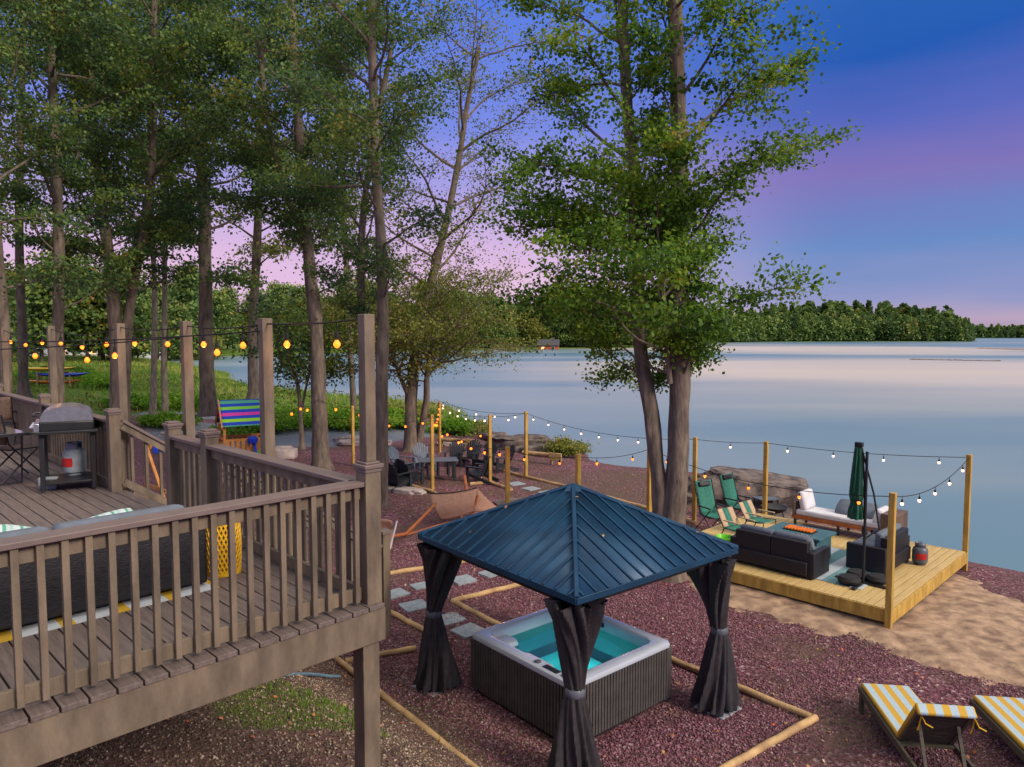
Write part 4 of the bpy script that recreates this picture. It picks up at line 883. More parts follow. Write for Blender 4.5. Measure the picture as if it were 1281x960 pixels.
def loveseat(label, loc, rz, Wd=1.5):
    s = thing('wicker_loveseat', label, 'sofa', loc, rz, 'dark wicker seats on the platform')
    MB().box((0,0,.20), (.80,Wd,.26)).build('seat_base', 'wicker', s, bevel=.015)
    for sg in (-1, 1): MB().box((-.27,sg*Wd/4,.37), (.15,Wd/2-.012,.66)).build('backrest', 'wicker', s, bevel=.015)
    for sg in (-1, 1): MB().box((.03,sg*(Wd/2+.055),.27), (.74,.13,.50)).build('armrest', 'wicker', s, bevel=.015)
    for sg in (-1, 1):
        MB().box((.12,sg*(Wd/4-.01),.39), (.62,Wd/2-.04,.13)).build('seat_cushion', 'cushion', s, bevel=.04)
        MB().box((-.15,sg*(Wd/4-.01),.60), (.16,Wd/2-.05,.36)).build('back_cushion', 'cushion', s, bevel=.05)
    for x in (-.33,.35):
        for y in (-Wd/2,Wd/2): MB().box((x,y,.035), (.05,.05,.07)).build('leg', 'wicker', s)
    return s
loveseat('dark wicker loveseat with its back to the sand, facing the fire table', pf(.80,2.38), PA)
loveseat('dark wicker loveseat standing behind the umbrella mast', pf(2.45,1.0), PA+PI/2, 1.2)
def pillow(label, loc, rot, m, s=.42, cat='pillow'):
    q = MB()
    for sg in (-1, 1): q.grid(lambda a, b: ((a-.5)*s*(1-.12*abs(2*b-1)**3), sg*.075*(math.sin(PI*a)*math.sin(PI*b))**.45, (b-.5)*s*(1-.12*abs(2*a-1)**3)), 10, 10)
    o_ = q.build('throw_pillow', m); o_.location = loc; o_.rotation_euler = rot; return tag(o_, label, cat)
pillow('pale patterned pillow at the arm of the loveseat facing the fire table', pf(.78,1.83,.60), (R(-20),0,PA+R(80)), leafp)
ft = thing('fire_table', 'square teal fire table with an orange glowing tray', 'fire table', pf(1.75,2.35), PA)
MB().box((0,0,.26), (.72,1.02,.50)).build('table_base', 'teal', ft, bevel=.01); q = MB(); q.box((0,0,.54), (.86,1.18,.05)); q.build('tabletop', 'teal', ft, bevel=.008)
q = MB(); q.box((0,0,.572), (.30,.62,.02)); bt = q.build('burner_tray', 'blackmetal', ft, bevel=.004)
q = MB()
for i in range(9):
    for j in range(4): q.lathe([(.028,0),(.036,.015),(.02,.04),(.003,.045)], (-.10+j*.066, -.26+i*.065, .585), 6)
q.build('fire_glass', 'orange', bt)
tank('propane_tank', 'grey and red propane tank standing on the open boards of the platform', pf(3.02,.42), m='grayplastic')
# cantilever umbrella, closed
um = thing('closed_umbrella', 'closed green cantilever umbrella on a dark mast', 'umbrella', pf(.98,.80), PA)
MB().tube([(0,0,.05),(0,0,2.50)], .026, 10).build('mast', 'blackmetal', um)
q = MB(); q.tube([(0,0,1.15),(.03,.04,1.9),(.02,.10,2.55),(-.02,.16,2.62)], .022, 8); q.build('arm', 'blackmetal', um)
q = MB(); q.tube([(0,0,.85),(.19,-.19,1.05),(.12,-.10,1.7),(.0,.10,2.56)], .018, 8); q.build('strut', 'blackmetal', um)
MB().box((-.02,.14,2.62), (.09,.14,.09)).build('top_hub', 'blackmetal', um, bevel=.01)
q = MB()
def cf(u, v):
    z = 2.58-1.36*u; a = 2*PI*v; rad = (.045+.085*u**.75)*(1-.25*math.exp(-((u-.78)/.07)**2)); k = 1+.22*math.sin(8*a+1.5*u*3)+.1*math.sin(3*a+4*u); return (-.03+.02*u+math.cos(a)*rad*k, .16+math.sin(a)*rad*k, z)
q.grid(cf, 30, 64, closed=True); cp = q.build('canopy', 'greencloth', um); q = MB(); q.lathe([(.105,1.60),(.11,1.63),(.105,1.66)], (-.02,.16,0), 16); q.build('tie_strap', 'greencloth', cp)
MB().box((0,0,.02), (1.0,.07,.03)).build('cross_foot', 'blackmetal', um); MB().box((0,0,.022), (.07,1.0,.03)).build('cross_foot', 'blackmetal', um)
for x, y in ((-.22,.17),(.2,-.2),(.2,.17)):
    q = MB(); q.lathe([(.06,.0),(.19,.01),(.21,.06),(.17,.12),(.05,.13)], (x,y,.04), 16); q.build('sand_weight', 'rubber', um)
MB().box((.06,.02,1.0), (.07,.09,.16)).build('crank_box', 'blackmetal', um, bevel=.01)
# daybed
db = thing('daybed', 'wood and wicker daybed with white cushions at the lake side of the platform', 'daybed', pf(4.32,2.45), PA)
q = MB(); q.box((0,0,.27), (.72,2.15,.09)); q.build('bed_frame', 'orangewood', db, bevel=.008)
for x in (-.32,.32):
    for y in (-1.0,-.02,1.0): MB().box((x,y,.12), (.05,.05,.24)).build('leg', 'blackmetal', db)
q = MB(); q.box((0,-1.12,.44), (.74,.34,.50)); q.build('end_panel', 'wicker2', db, bevel=.01)
q = MB(); q.box((0,1.03,.45), (.72,.06,.36)); q.build('end_panel', 'wicker2', db, bevel=.01)
MB().box((-.02,.02,.38), (.64,1.95,.14)).build('mattress', 'white', db, bevel=.045)
q = MB(); q.box((0,0,0), (.60,.16,.46), rot=Matrix.Rotation(R(-14),3,'X')); q.build('end_cushion', 'white', db, bevel=.06, loc=(-.02,.86,.66))
q = MB(); q.box((0,0,0), (.6,.17,.36), rot=Matrix.Rotation(R(14),3,'X')); q.build('end_cushion', 'white', db, bevel=.06, loc=(-.02,-.86,.58))
for y, lb in ((-.05,'long grey throw pillow in the middle of the daybed'),(-.45,'grey throw pillow near the wicker end of the daybed')): pillow(lb, pf(4.45,2.45+y,.60), (R(55),0,PA+R(90)), 'cushion', .5)
# green recliners and sling chairs
def recliner(label, loc, rz):
    c = thing('reclining_chair', label, 'chair', loc, rz, 'tall green camp recliners')
    q = MB(); q.grid(lambda a, b: ((a-.5)*.50, .20+.26*b, .42+.82*b-.02*math.sin(PI*a)), 6, 8); q.build('backrest', 'greensling', c, solid=.02)
    q = MB(); q.grid(lambda a, b: ((a-.5)*.50, -.30+.5*b, .44-.04*math.sin(PI*b)), 6, 6); q.build('seat', 'greensling', c, solid=.02)
    q = MB(); q.box((0,.40,1.16), (.36,.08,.13), rot=Matrix.Rotation(R(-17),3,'X')); q.build('head_pillow', 'blackmetal', c, bevel=.03)
    for x in (-.28,.28):
        q = MB(); q.tube([(x,-.32,.44),(x,.20,.42),(x,.47,1.26)], .013, 6); q.build('side_frame', 'blackmetal', c)
        q = MB(); q.tube([(x,-.30,.02),(x,.28,.62)], .013, 6); q.build('leg', 'blackmetal', c); q = MB(); q.tube([(x,.38,.02),(x,-.18,.60)], .013, 6); q.build('leg', 'blackmetal', c)
        MB().box((x,.02,.64), (.05,.44,.03)).build('armrest', 'blackmetal', c, bevel=.008)
recliner('tall green recliner with a dark headrest closest to the maple', G(893,665), R(25)); recliner('tall green recliner with a dark headrest nearer the rock outcrop', G(924,653), R(35))
def sling(label, loc, rz):
    c = thing('sling_chair', label, 'chair', loc, rz, 'low green and tan sling chairs')
    cols = ['tansling','greensling','tansling']
    for i in range(3):
        q = MB(); q.grid(lambda a, b, i=i: ((i-1)*.17+(a-.5)*.165, .18+.22*b, .34+.38*b), 3, 6); q.build('backrest_sling', cols[i], c, solid=.012)
    q = MB(); q.grid(lambda a, b: ((a-.5)*.5, -.26+.44*b, .36-.03*math.sin(PI*b)), 5, 5); q.build('seat', 'greensling', c, solid=.012)
    for x in (-.26,.26):
        q = MB(); q.tube([(x,-.28,0),(x,-.26,.37),(x,.18,.33),(x,.41,.74)], .013, 6); q.build('side_frame', 'blackmetal', c); q = MB(); q.tube([(x,.34,0),(x,.16,.36)], .013, 6); q.build('leg', 'blackmetal', c)
        MB().box((x,-.02,.52), (.045,.42,.025)).build('armrest', 'tansling', c, bevel=.006)
sling('low green and tan sling chair at the platform edge near the gazebo roof', pf(1.75,3.75), PA+R(-12)); sling('low green and tan sling chair beside the lit platform post', pf(2.75,3.75), PA+R(-5))
q = MB(); q.lathe([(.2,.0),(.21,.26),(.19,.28),(.17,.26),(.16,.05)], n=18); tag(q.build('cooler_tub', 'lime', loc=pf(1.15,3.75)), 'small lime green tub on the platform behind the loveseat', 'tub')
# outcrop, boulders, fire bowl
def boulder(label, p, s, seed, m='rock', rz=0.0, nm='boulder', strata=0.0, flat=.35, sub_=4, cat='rock'):
    import bmesh
    bm = bmesh.new(); bmesh.ops.create_icosphere(bm, subdivisions=sub_, radius=1); off = Vector((seed*3.1, seed*1.7, 0))
    for v in bm.verts:
        c = v.co.copy(); n_ = noise.noise(c*1.1+off)*.38+noise.noise(c*2.6+off)*.2+noise.noise(c*6+off)*.07
        cell = noise.cell(c*1.6+off)*.14
        c = c*(1+n_+cell); 
        c.x = max(-.86, min(.86, c.x)); c.y = max(-.85, min(.85, c.y))
        if c.z > flat: c.z = flat+(c.z-flat)*.25
        if strata: c.z += strata*.5*math.sin(c.z*16+c.x*2); c.x *= 1+strata*.5*math.sin(c.z*20); c.y *= 1+strata*.5*math.sin(c.z*20+1)
        v.co = Vector((c.x*s[0], c.y*s[1], c.z*s[2]))
    me = bpy.data.meshes.new(nm); bm.to_mesh(me); bm.free(); me.materials.append(M[m])
    me.polygons.foreach_set('use_smooth', [True]*len(me.polygons)); me.set_sharp_from_angle(angle=R(28))
    o_ = bpy.data.objects.new(nm, me); col.objects.link(o_); o_.location = p; o_.rotation_euler.z = rz; return tag(o_, label, cat)
boulder('long layered grey rock outcrop at the water behind the recliners', G(940,640)+Vector((0.25,1.3,-.3)), (2.0,1.35,1.9), 3, 'rock', R(-20), 'rock_outcrop', .12, .45, 5)
boulder('broken slab on the maple side of the outcrop', G(886,622)+Vector((.2,.6,0)), (1.0,.8,.8), 6, 'rock', R(10), 'rock_slab', .12, .5)
boulder('blocky rock below the lake end of the outcrop', G(985,648)+Vector((0,.4,-.2)), (.7,.6,.55), 8, 'rock', R(40), 'rock_slab')
for i, (px, py, s, m_, lb, rz) in enumerate(((349,572,(.85,.6,.85),'rock2','large pale boulder beside the grey gravel and young tree',.2),(648,560,(1.7,.9,1.05),'rock','dark grey boulder at the water behind the fire pit chairs',.1),(672,564,(1.2,.7,.6),'rock','flat grey rock next to the dark shore boulder',.3),
    (508,616,(.75,.3,.28),'rock2','gnarled pale driftwood stump at the fire pit timber',-.4),(428,604,(.9,.6,.35),'rock','grey rock heap just beyond the deck corner rail',.1),(457,556,(1.4,.7,.4),'rock2','pale flat slab beside the first yard light post',0.),
    (434,552,(.7,.5,.45),'rock2','small pale boulder between the grey oak and the first yard post',0.4),(642,632,(.65,.4,.30),'rock','grey stone lying by the yard post near the round pavers',.3),(573,556,(1.1,.6,.3),'rock2','pale rock at the shore behind the second pair of posts',0.),
    (620,548,(.8,.6,.5),'rock','small shore boulder between the brown bush and dark boulder',.5),(395,520,(1.0,.6,.4),'rock2','pale stone at the edge of the shrubs past the grey oak',0),(224,548,(1.2,.8,.6),'rock2','pale rocks behind the swing beam',.1))):
    boulder(lb, G(px, py), s, 20+i, m_, rz)
fb = thing('fire_bowl', 'round dark fire bowl on the gravel in front of the outcrop', 'fire bowl', G(968,650))
q = MB(); q.lathe([(.12,.18),(.30,.26),(.36,.36),(.34,.37),(.26,.29),(.05,.22)], n=22); q.build('bowl', 'blackmetal', fb)
for a in range(3): q = MB(); q.tube([(.2*math.cos(a*2.1),.2*math.sin(a*2.1),.26),(.3*math.cos(a*2.1),.3*math.sin(a*2.1),-.02)], .014, 6); q.build('leg', 'blackmetal', fb)
ct = thing('camp_table', 'small dark camp table between the recliners and the outcrop', 'table', G(958,642), .3)
MB().box((0,0,.42), (.6,.45,.03)).build('tabletop', 'adirongrey', ct, bevel=.005)
for x in (-.26,.26):
    for y in (-.18,.18): MB().box((x,y,.2), (.03,.03,.42)).build('leg', 'blackmetal', ct)

# ------------------------------------------------------------------ yard light posts and strings
YP = {}
def ypost(k, p, top, label, warm=True):
    YP[k] = Vector((p[0], p[1], top-.06)); z0 = gh(p[0], p[1])-.15
    q = MB(); q.box((0,0,(top+z0)/2-z0-.0), (.10,.10,top-z0)); o_ = q.build('light_post', 'pine', loc=(p[0], p[1], z0), rz=R(sr.uniform(20,60)), bevel=.007); tag(o_, label, 'post', 'yellow pine posts carrying the yard lights')
ypost('A', G(442,583), 2.32, 'yellow post standing alone beside the grey oak'); ypost('B', G(541,612), 2.45, 'yellow post in front of the fire pit table hung with bulbs'); ypost('C', G(550,566), 2.19, 'yellow post behind the fire pit near the birch')
ypost('D', G(613,605), 2.34, 'yellow post at the timber corner right of the fire pit chairs'); ypost('E', G(658,598), 2.35, 'yellow post on the lake side timber by the round pavers')
ypost('F', W(635,640,17.6), 2.26, 'thick short-looking post just behind the hammock cloth'); ypost('G', W(723,640,16.4), 2.28, 'yellow post peeking over the gazebo peak'); ypost('H', W(812,640,17.4), 2.30, 'yellow post standing against the maple trunks'); ypost('I', G(868,655), 2.32, 'orange-lit post to the water side of the maple')
YP['J'] = pf(4.76,4.60,1.86); YP['K'] = pf(4.74,.02,2.04); YP['L'] = pf(-.09,0,1.96)
BV = None
def lights(label, pts, sag, sp, m='bulb', br=.034, drop=.11, phase=.5, group='string lights'):
    t = thing('string_light', label, 'string lights', pts[0], group=group); o0 = Vector(pts[0]); w_ = MB(); nl = 0
    for a, b in zip(pts[:-1], pts[1:]):
        a = Vector(a)-o0; b = Vector(b)-o0; Ln = (b-a).length; n = 14
        cp = [a.lerp(b, i/n)-Vector((0,0,4*sag*Ln*(i/n)*(1-i/n))) for i in range(n+1)]
        w_.tube(cp, .0075, 5)
        nb = max(1, int(round(Ln/sp)))
        for j in range(nb):
            u_ = (j+phase)/nb; p = a.lerp(b, u_)-Vector((0,0,4*sag*Ln*u_*(1-u_)))
            s_ = MB(); s_.tube([p+Vector((0,0,.0)), p-Vector((0,0,drop*.5))], .005, 4); s_.lathe([(.009,.0),(.017,-.01),(.019,-.055),(.014,-.06)], p-Vector((0,0,drop*.45)), 8)
            so_ = s_.build('socket', 'rubber', t)
            g_ = MB(); c_ = p-Vector((0,0,drop+br*.7)); g_.lathe([(.004,-br),(br*.6,-br*.8),(br,-br*.1),(br*.95,br*.35),(br*.55,br*.95),(.012,br*1.2)], c_, 10); g_.build('bulb', m, so_)
            nl += 1
            if nl % 2 == 0:
                ld = bpy.data.lights.new('bulb_lamp', 'POINT'); lo_ = bpy.data.objects.new('bulb_lamp', ld); col.objects.link(lo_); lo_.parent = so_; lo_.location = c_-Vector((0,0,br*2)); ld.energy = 2.2 if m == 'bulb' else 1.2; ld.color = (1,.42,.12) if m == 'bulb' else (1,.7,.45); ld.shadow_soft_size = .03
    w_.build('wire', 'rubber', t)
Pt = lambda y, dx=.045: dk(dx+.04, y, 2.15)
pD, p3, pB, pC_, pE_, pF_ = dk(-.02,.0,2.17), dk(.075,1.78,2.15), dk(.085,3.65,2.15), dk(.085,5.85,2.15), dk(.085,9.25,2.15), dk(.085,12.75,2.15)
lights('string lights from the deck corner post to the next tall deck post', [pD, p3], .012, .95, drop=.16, br=.029)
lights('string lights strung on the deck posts above the stair gap', [p3, pB, pC_], .02, .95, drop=.16, br=.029)
lights('string lights strung on the deck posts behind the grill', [pC_, pE_, pF_], .03, 1.05, drop=.16, br=.029)
lights('second strand sagging across the deck over the patio table', [dk(.02,1.78,2.08), dk(-2.2,12.6,2.1)], .012, 1.7, drop=.16, br=.029, phase=.35)
lights('third strand crossing to the far corner of the deck', [dk(.02,3.65,2.02), dk(-4.2,12.6,2.0)], .018, 2.0, drop=.16, br=.029, phase=.7)
lights('pale string lights along the lake side from the timber post to the maple post', [YP['E'], YP['I']], .035, .82, 'bulbpale', .03)
lights('pale string lights from the maple post to the platform and along its lake edge', [YP['I'], YP['J'], YP['K']], .018, 1.25, 'bulbpale', .03)
lights('short pale string across the open end of the platform', [YP['K'], YP['L']], .05, .95, 'bulbpale', .03)
lights('low string from the platform corner back to the post at the maple', [YP['L'], YP['H']], .045, 1.35, 'bulb', .03)
lights('warm string from the maple post to the post over the gazebo peak', [YP['H'], YP['G'], YP['F']], .05, .85, 'bulb', .03)
lights('warm string running between the hammock post and the fire pit post', [YP['F'], YP['B']], .05, .95, 'bulb', .036)
lights('pale string over the fire pit on the lake side', [YP['C'], YP['D'], YP['E']], .03, 1.1, 'bulbpale', .035)
lights('warm string crossing behind the fire pit chairs', [YP['B'], YP['C']], .06, .9, 'bulb', .038)
lights('warm string sagging low over the fire pit chairs', [YP['B']-Vector((0,0,.3)), YP['D']-Vector((0,0,.3))], .20, .8, 'bulb', .036)
lights('pale strand sweeping out from the birch to the lake side post', [W(545,500,31), YP['E']], .03, 1.3, 'bulbpale', .035)
lights('warm string from the first yard post to the fire pit post', [YP['A'], YP['B']], .07, 1.2, 'bulb', .038)
lights('warm string from the young tree past the grey oak to the first yard post', [W(372,505,29.5), W(398,500,26.1), YP['A']], .05, 1.5, 'bulb', .05)
lights('warm string from the grey oak down to the playset', [W(398,500,26.1), W(330,520,25)], .05, 1.7, 'bulb', .05)

# ------------------------------------------------------------------ fire pit
def adirondack(label, loc, rz, m='adiron'):
    c = thing('adirondack_chair', label, 'chair', loc, rz, 'adirondack chairs round the fire pit')
    q = MB()
    for i in range(6): q.box((0,-.30+i*.095,.37-.025*i), (.52,.082,.02), rot=Matrix.Rotation(R(-14),3,'X'))
    q.build('seat', m, c)
    q = MB()
    for i in range(7):
        x = (i-3)*.082; h_ = .72-.018*(i-3)**2
        q.beam((x*.85,.20,.24), (x*1.12,.20+.30*h_/.72,.24+h_), .072, .018, up=(0,-1,.4))
    q.build('backrest', m, c)
    for x in (-.31,.31):
        q = MB(); q.prism([(x-.065,-.36),(x+.065,-.36),(x+.05,.36),(x-.05,.36)], .54,.562); q.build('armrest', m, c)
        MB().box((x,-.30,.27), (.04,.10,.54)).build('leg', m, c); q = MB(); q.beam((x*.9,-.34,.30), (x*.9,.60,.05), .03, .12); q.build('leg', m, c)
cc = G(552,597)
for px, py, mm, lb in ((488,604,'adiron','black adirondack chair farthest toward the deck post'),(503,592,'adirongrey','slate adirondack chair left of the birch trunk'),(512,607,'adiron','black adirondack chair just behind the driftwood'),(531,588,'adirongrey','slate adirondack chair at the foot of the birch'),
    (569,583,'adiron','black adirondack chair on the lake side behind the table'),(588,583,'adiron','black adirondack chair with its back to the water, left of the corner post'),(606,586,'adiron','black adirondack chair at the corner post'),(627,590,'adiron','black adirondack chair between the corner post and the timber'),(600,603,'adiron','black adirondack chair in front of the others near the corner post'),(497,612,'adiron','black adirondack chair tucked against the timber by the deck post')):
    p = G(px, py); d = cc-p; adirondack(lb, p, math.atan2(d.y, d.x)+PI/2, mm)
tbx = thing('outdoor_table', 'dark slatted table with a pale top in the middle of the fire pit chairs', 'table', G(548,601), .2)
MB().box((0,0,.72), (1.35,.75,.04)).build('tabletop', 'adirongrey', tbx, bevel=.006)
for x in (-.55,.55):
    for y in (-.28,.28): MB().box((x,y,.35), (.07,.07,.70)).build('leg', 'adiron', tbx)
for x in (-.35,0,.35): MB().box((x,0,.42), (.05,.6,.5)).build('side_slat', 'adiron', tbx)
for (x0, y0, x1, y1, lb) in ((654,577,698,582,'log bench with a yellow board end on the shore behind the pavers'),(548,559,592,563,'log bench with a yellow board end behind the fire pit')):
    a, b = G(x0, y0), G(x1, y1); bn = thing('log_bench', lb, 'bench', (a+b)/2, math.atan2(b.y-a.y, b.x-a.x)); L_ = (b-a).length
    q = MB(); q.tube([(-L_/2,0,.34),(L_/2,0,.36)], .09, 10); q.build('log_seat', 'timber', bn); q = MB(); q.box((L_/2-.05,-.12,.33), (.55,.06,.30)); q.build('board_end', 'pineboard', bn, bevel=.008)
    for x in (-L_/2+.2, L_/2-.3): MB().box((x,0,.13), (.09,.09,.30)).build('leg', 'timber', bn)
# hammock
hm = thing('hammock', 'tan cloth hammock on an arched orange wooden stand', 'hammock', G(540,665))
o0 = hm.location
P_ = [W(476,655,16.6), W(488,672,17.0), W(508,668,17.6), W(534,642,18.4), W(545,630,18.8)]
q = MB(); q.tube([Vector(p)-o0 for p in P_], .045, 8); q.build('arched_beam', 'orangewood', hm)
P_ = [W(500,672,17.6), W(560,655,18.6), W(600,646,19.0), W(650,640,20)]
q = MB(); q.tube([Vector(p)-o0 for p in P_], .045, 8); q.build('arched_beam', 'orangewood', hm)
q = MB(); q.tube([W(584,640,19.4)-o0, W(584,615,19.8)-o0, W(581,596,20.4)-o0], .05, 8); q.build('upright', 'orangewood', hm)
q = MB(); q.tube([W(598,620,19.3)-o0, W(590,648,19.0)-o0], .035, 6); q.tube([W(575,640,19.0)-o0, W(582,662,18.6)-o0], .035, 6); q.build('brace', 'orangewood', hm)
A1, A2, B1, B2 = W(538,618,19.0), W(597,611,19.5), W(551,651,18.7), W(592,640,19.0)
def hf(u, v):
    p = A1.lerp(A2, v).lerp(B1.lerp(B2, v), u); return tuple(p-o0+Vector((0,-.25*math.sin(PI*u)*(1-.5*u),-.05*math.sin(PI*v)*(1-u)-.04*math.sin(PI*v)*u)))
q = MB(); q.grid(hf, 12, 16); cl = q.build('cloth', 'tancloth', hm, solid=.012)
q = MB(); q.tube([Vector(hf(0,i/10))+Vector((0,0,.01)) for i in range(11)], .018, 6); q.build('rope_hem', 'rubber', cl)
C1, C2 = W(600,613,19.5), W(642,644,19.6)
q = MB(); q.grid(lambda u, v: tuple((A2.lerp(C2, u)).lerp(B2.lerp(C2, u), v*(1-.7*u))-o0-Vector((0,0,.12*math.sin(PI*u)))), 10, 6); q.build('cloth_tail', 'tancloth', hm, solid=.012)
# brown bag-like folded seat behind the deck post
hc = thing('folded_lounger', 'brown folded lounger with a pale pole beside the deck corner post', 'chair', G(481,690))
q = MB(); q.grid(lambda a, b: ((a-.5)*.36, .12*math.sin(PI*b), .05+.66*b+.05*math.sin(PI*a)), 6, 8); q.build('cloth', 'tancloth', hc, solid=.02); q = MB(); q.tube([(.12,-.1,0),(.3,.0,.72)], .02, 6); q.build('pole', 'white', hc)
q = MB(); q.tube([(-.2,-.05,0),(-.16,.05,.72)], .02, 6); q.build('frame', 'blackmetal', hc)

# ------------------------------------------------------------------ sun loungers
tick = stripes('yellow_ticking', [(.62,.36,.03),(.42,.55,.62)], .158, 'X', offset=.24)
darkwood = wood('weathered_lounger_wood', (.10,.085,.06), (.055,.047,.035)); M['lounger'] = darkwood
def lounger(label, loc, rz):
    c = thing('sun_lounger', label, 'sun lounger', loc, rz, 'striped sun loungers on the gravel')
    for x in (-.31,.31):
        q = MB(); q.box((x,-.55,.29), (.035,1.95,.09)); q.build('side_rail', 'lounger', c, bevel=.005)
        for y in (.33,-1.42): MB().box((x*.99,y,.13), (.055,.055,.27)).build('leg', 'lounger', c, bevel=.004)
    q = MB()
    for i in range(11): q.box((0,.36-i*.125,.315), (.60,.09,.018))
    q.build('seat_slats', 'lounger', c)
    MB().box((0,-.22,.365), (.60,1.26,.065)).build('seat_cushion', tick, c, bevel=.022)
    rot = Matrix.Rotation(R(-52), 4, 'X'); hinge = Vector((0,-.86,.33)); T_ = Matrix.Translation(hinge) @ rot
    fr_ = MB(); fr_.M = T_
    for x in (-.27,.27): fr_.box((x,-.36,-.0), (.04,.74,.03))
    for i in range(8): fr_.box((0,-.06-i*.088,.004), (.52,.072,.016))
    bk = fr_.build('backrest', 'lounger', c)
    cu = MB(); cu.box((0,0,0), (.60,.74,.065)); cu_ = cu.build('back_cushion', tick, c, bevel=.022); cu_.matrix_local = T_ @ Matrix.Translation((0,-.37,.05))
    cu = MB(); cu.box((0,0,0), (.60,.05,.13)); cu_ = cu.build('cushion_fold', tick, c, bevel=.02); cu_.matrix_local = T_ @ Matrix.Translation((0,-.765,.02))
    for x in (-.24,.30):
        ti = MB(); ti.M = T_; ti.tube([(x,-.70,-.02),(x+.05,-.62,-.07),(x+.12,-.60,-.10)], .008, 5); ti.tube([(x,-.70,-.02),(x,-.58,-.06),(x-.01,-.50,-.09)], .008, 5); ti.build('tie_cord', 'ywplastic', cu_.parent)
    for x in (-.2,.2): q = MB(); q.beam((x,-1.16,.70), (x,-1.42,.20), .035, .03); q.build('prop_arm', 'lounger', c)
    q = MB(); q.box((0,-1.45,.24), (.62,.03,.07)); q.build('end_rail', 'lounger', c)
lounger('striped sun lounger with its back raised, nearer the gazebo', (4.88,8.84,0), R(-8)); lounger('striped sun lounger cut off by the picture corner', (6.16,8.52,0), R(-8))

# ------------------------------------------------------------------ playset
ps = thing('playset', 'cedar play tower with a rainbow striped roof and swing beam', 'playset', G(308,603), R(30))
ps.scale = (.9,.9,.95); o0 = ps.location; IM = (Matrix.Translation(o0) @ Matrix.Rotation(R(30), 4, 'Z')).inverted()
WX, WY = .82, .62
for x in (-WX, WX):
    for y in (-WY, WY): MB().box((x, y, 1.05), (.09,.09,2.1)).build('tower_post', 'cedar', ps)
rain = stripes('rainbow_cloth', [(.01,.06,.55),(.35,.75,.02),(.01,.06,.55),(.8,.05,.4),(.01,.06,.55),(.25,.7,.05),(.01,.06,.55),(.1,.5,.3)], .80, 'Z', offset=.3)
for sg in (-1, 1):
    q = MB(); q.grid(lambda a, b: ((a-.5)*2*(WX+.14), sg*(.02+(WY+.16)*b), 2.98-.86*b-.05*math.sin(PI*b)), 8, 6); q.build('roof_cloth', rain, ps, solid=.01)
    for x in (-WX-.1, WX+.1): q = MB(); q.beam((x,0,2.98), (x,sg*(WY+.18),2.06), .05, .09); q.build('roof_rafter', 'cedar', ps)
MB().box((0,0,1.05), (1.7,1.3,.07)).build('tower_floor', 'cedar', ps)
for y in (-WY, WY):
    q = MB(); q.box((0,y,1.62), (1.7,.05,.08)); q.box((0,y,1.16), (1.7,.05,.08))
    for i in range(9): q.box((-.72+i*.18,y-.03,1.38), (.12,.02,.52))
    q.build('guard_rail', 'cedar', ps)
for x in (-WX, WX): q = MB(); q.box((x,0,1.62), (.05,1.2,.08)); q.box((x,0,1.16), (.05,1.2,.08)); q.build('guard_rail', 'cedar', ps)
a, b = IM @ W(285,552,24.6), IM @ W(172,557,21.6)
q = MB(); q.beam(a, b, .09, .16); q.build('swing_beam', 'cedar', ps)
for (x, y) in ((196,640),(168,628)): q = MB(); q.beam(b-Vector((.1,0,.0)), IM @ G(x,y), .09, .09); q.build('swing_leg', 'cedar', ps)
q = MB(); q.beam(IM @ G(196,640)+Vector((0,0,.5)), IM @ G(168,628)+Vector((0,0,.5)), .05, .1); q.build('leg_tie', 'cedar', ps)
for t, nm in ((.25,0),(.6,1)):
    c_ = a.lerp(b, t); q = MB()
    for s_ in (-.2,.2): q.tube([c_+Vector((s_,0,-.05)), c_+Vector((s_,0,-1.15))], .012, 5)
    sw = q.build('swing', 'lime' if nm else 'ywplastic', ps); MB().box(c_+Vector((0,0,-1.15)), (.46,.18,.04)).build('swing_seat', 'blue', sw)
MB().box(b+Vector((.25,-.1,-.1)), (.32,.1,.26)).build('bracket', 'blue', ps, bevel=.02)
q = MB(); q.grid(lambda u, v: (.45+(v-.5)*.5, -WY-.05-1.9*u, 1.05*(1-u)**1.2+.12+(.10*abs(2*v-1)**3)), 14, 8); q.build('slide', 'lime', ps, solid=.03)
for x in (.2,.7): q = MB(); q.tube([(x,-WY-.05,1.5),(x,-WY-.5,1.15),(x,-WY-1.9,.32)], .05, 6); q.build('slide_rail', 'blue', ps)
q = MB(); q.lathe([(.02,0),(.18,.05),(.19,.2),(.1,.28)], (.15,-WY-.08,1.45), 14); q.build('steering_wheel', 'blue', ps)
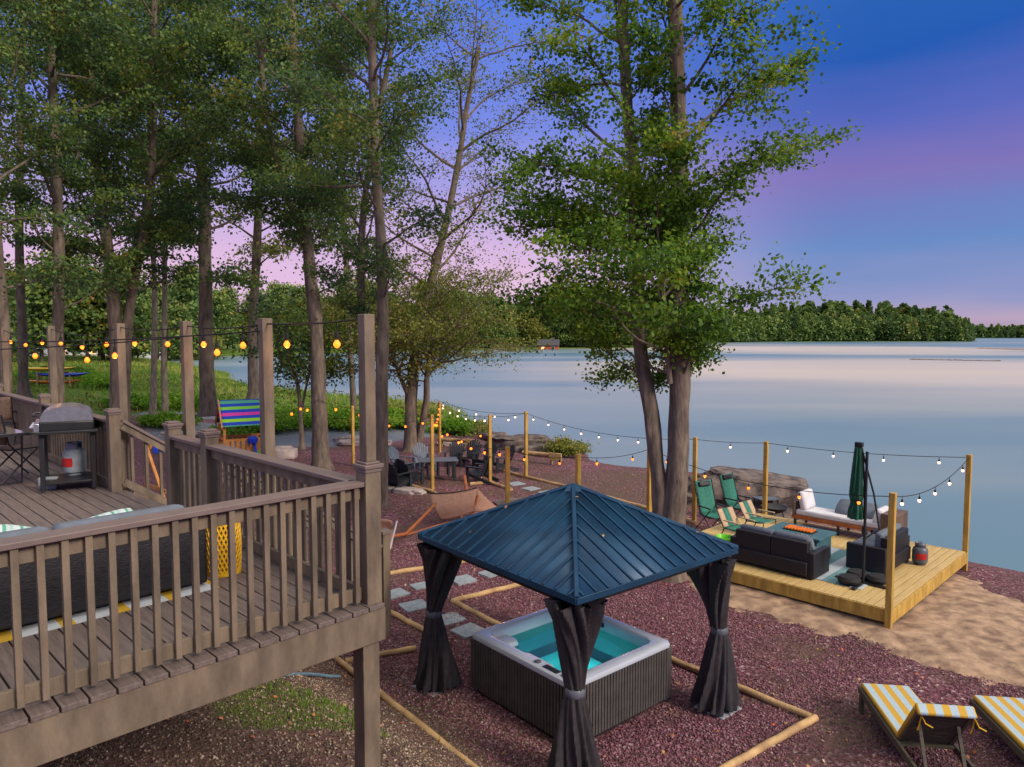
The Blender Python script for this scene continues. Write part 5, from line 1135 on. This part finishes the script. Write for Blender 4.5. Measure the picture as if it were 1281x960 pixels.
# ------------------------------------------------------------------ kayaks, houses
rk = thing('kayak_rack', 'low timber rack holding the kayaks in the grass', 'rack', W(70,480,48), R(8)); rk.location.z = gh(rk.location.x, 48)
for x in (-1.0,1.0):
    q = MB(); q.box((x,-.3,.5),(.08,.08,1.1)); q.box((x,.3,.5),(.08,.08,1.1)); q.box((x,0,.25),(.07,.6,.07)); q.box((x,0,.72),(.07,.6,.07)); q.build('frame', 'timber', rk)
for i, (dz, c, lb, dx) in enumerate(((.36,'orange','orange kayak lowest on the rack',-.1),(.83,'blue','blue kayak on the middle of the rack',.4),(1.22,'ywplastic','yellow kayak lying on top of the others',-.5))):
    k_ = thing('kayak', lb, 'kayak', rk.location+Vector((dx,0,dz)), R(8+i*2), 'kayaks stacked on the rack')
    q = MB()
    def kf(u, v):
        s_ = math.sin(PI*min(max(u,.004),.996))**.7; a_ = 2*PI*v; return ((u-.5)*3.5, .36*s_*math.cos(a_), .19*s_*math.sin(a_)*(1.0 if math.sin(a_) < 0 else .55)+.12*(2*u-1)**4)
    q.grid(kf, 24, 16, closed=True); q.build('hull', c, k_); q = MB(); q.lathe([(.0,.085),(.26,.09),(.28,.12),(.24,.13),(.2,.1)], (0,0,.02), 18, sx=1.7, sy=.75); q.build('cockpit', 'rubber', k_)
def house(label, px, base_y, Yd, w_, d_, h_, rz, wall='housewall', roofm='darkroof', nw=4, awn=False, name='house', lit=2):
    p = W(px, base_y, Yd); z = gh(p.x, p.y); h = thing(name, label, 'house', (p.x, p.y, z), rz)
    q = MB(); q.box((0,0,h_/2-.5), (w_,d_,h_+1)); q.add([(-w_/2,-d_/2,h_),(w_/2,-d_/2,h_),(w_/2,d_/2,h_),(-w_/2,d_/2,h_),(-w_/2,0,h_+d_*.32),(w_/2,0,h_+d_*.32)], [(0,4,3),(1,2,5)]); wl = q.build('wall', wall, h, smooth=False)
    q = MB(); 
    for sg in (-1,1): q.add([(-w_/2-.4,sg*(d_/2+.5),h_-.25),(w_/2+.4,sg*(d_/2+.5),h_-.25),(w_/2+.4,0,h_+d_*.34),(-w_/2-.4,0,h_+d_*.34)], [(0,1,2,3)])
    rf = q.build('roof', roofm, h, solid=.15, smooth=False); MB().box((w_*.25,d_*.1,h_+d_*.36), (.8,.8,1.6)).build('chimney', 'rock', rf)
    for i in range(nw):
        x = -w_/2+w_*(i+.5)/nw; q = MB(); q.box((x,-d_/2-.03,h_*.55), (1.3,.06,1.5)); fr_ = q.build('window', 'housewall', h); MB().box((x,-d_/2-.07,h_*.55), (1.05,.03,1.25)).build('pane', 'window' if i % lit == 0 else 'glassdark', fr_)
    MB().box((w_*.12,-d_/2-.05,1.0), (1.0,.08,2.1)).build('door', 'orangewood', h)
    if awn: q = MB(); q.add([(-w_/2,-d_/2-.1,h_*.95),(w_/2,-d_/2-.1,h_*.95),(w_/2,-d_/2-2.4,h_*.72),(-w_/2,-d_/2-2.4,h_*.72)], [(0,1,2,3)]); q.build('awning', 'bluefabric', h, solid=.08, smooth=False)
house('white house with a blue awning across the yard at the far deck corner', 24, 432, 118, 11, 8, 3.2, .1, awn=True)
house('long white house with glowing windows among the trees past the kayaks', 140, 432, 126, 15, 8, 2.6, .06, lit=2, nw=6)
house('small orange house on the bank across the bay', 686, 434, 282, 8, 6, 3.2, -.1, 'brickorange', nw=2)
dk_ = thing('boat_dock', 'short wooden dock on the bank across the bay', 'dock', (-2.5,281,WATER_Z), 0)
MB().box((0,0,.5), (9,2.2,.2)).build('dock_boards', 'timber', dk_)
for x in (-4,0,4): MB().box((x,-.9,0), (.25,.25,1.6)).build('dock_post', 'timber', dk_)
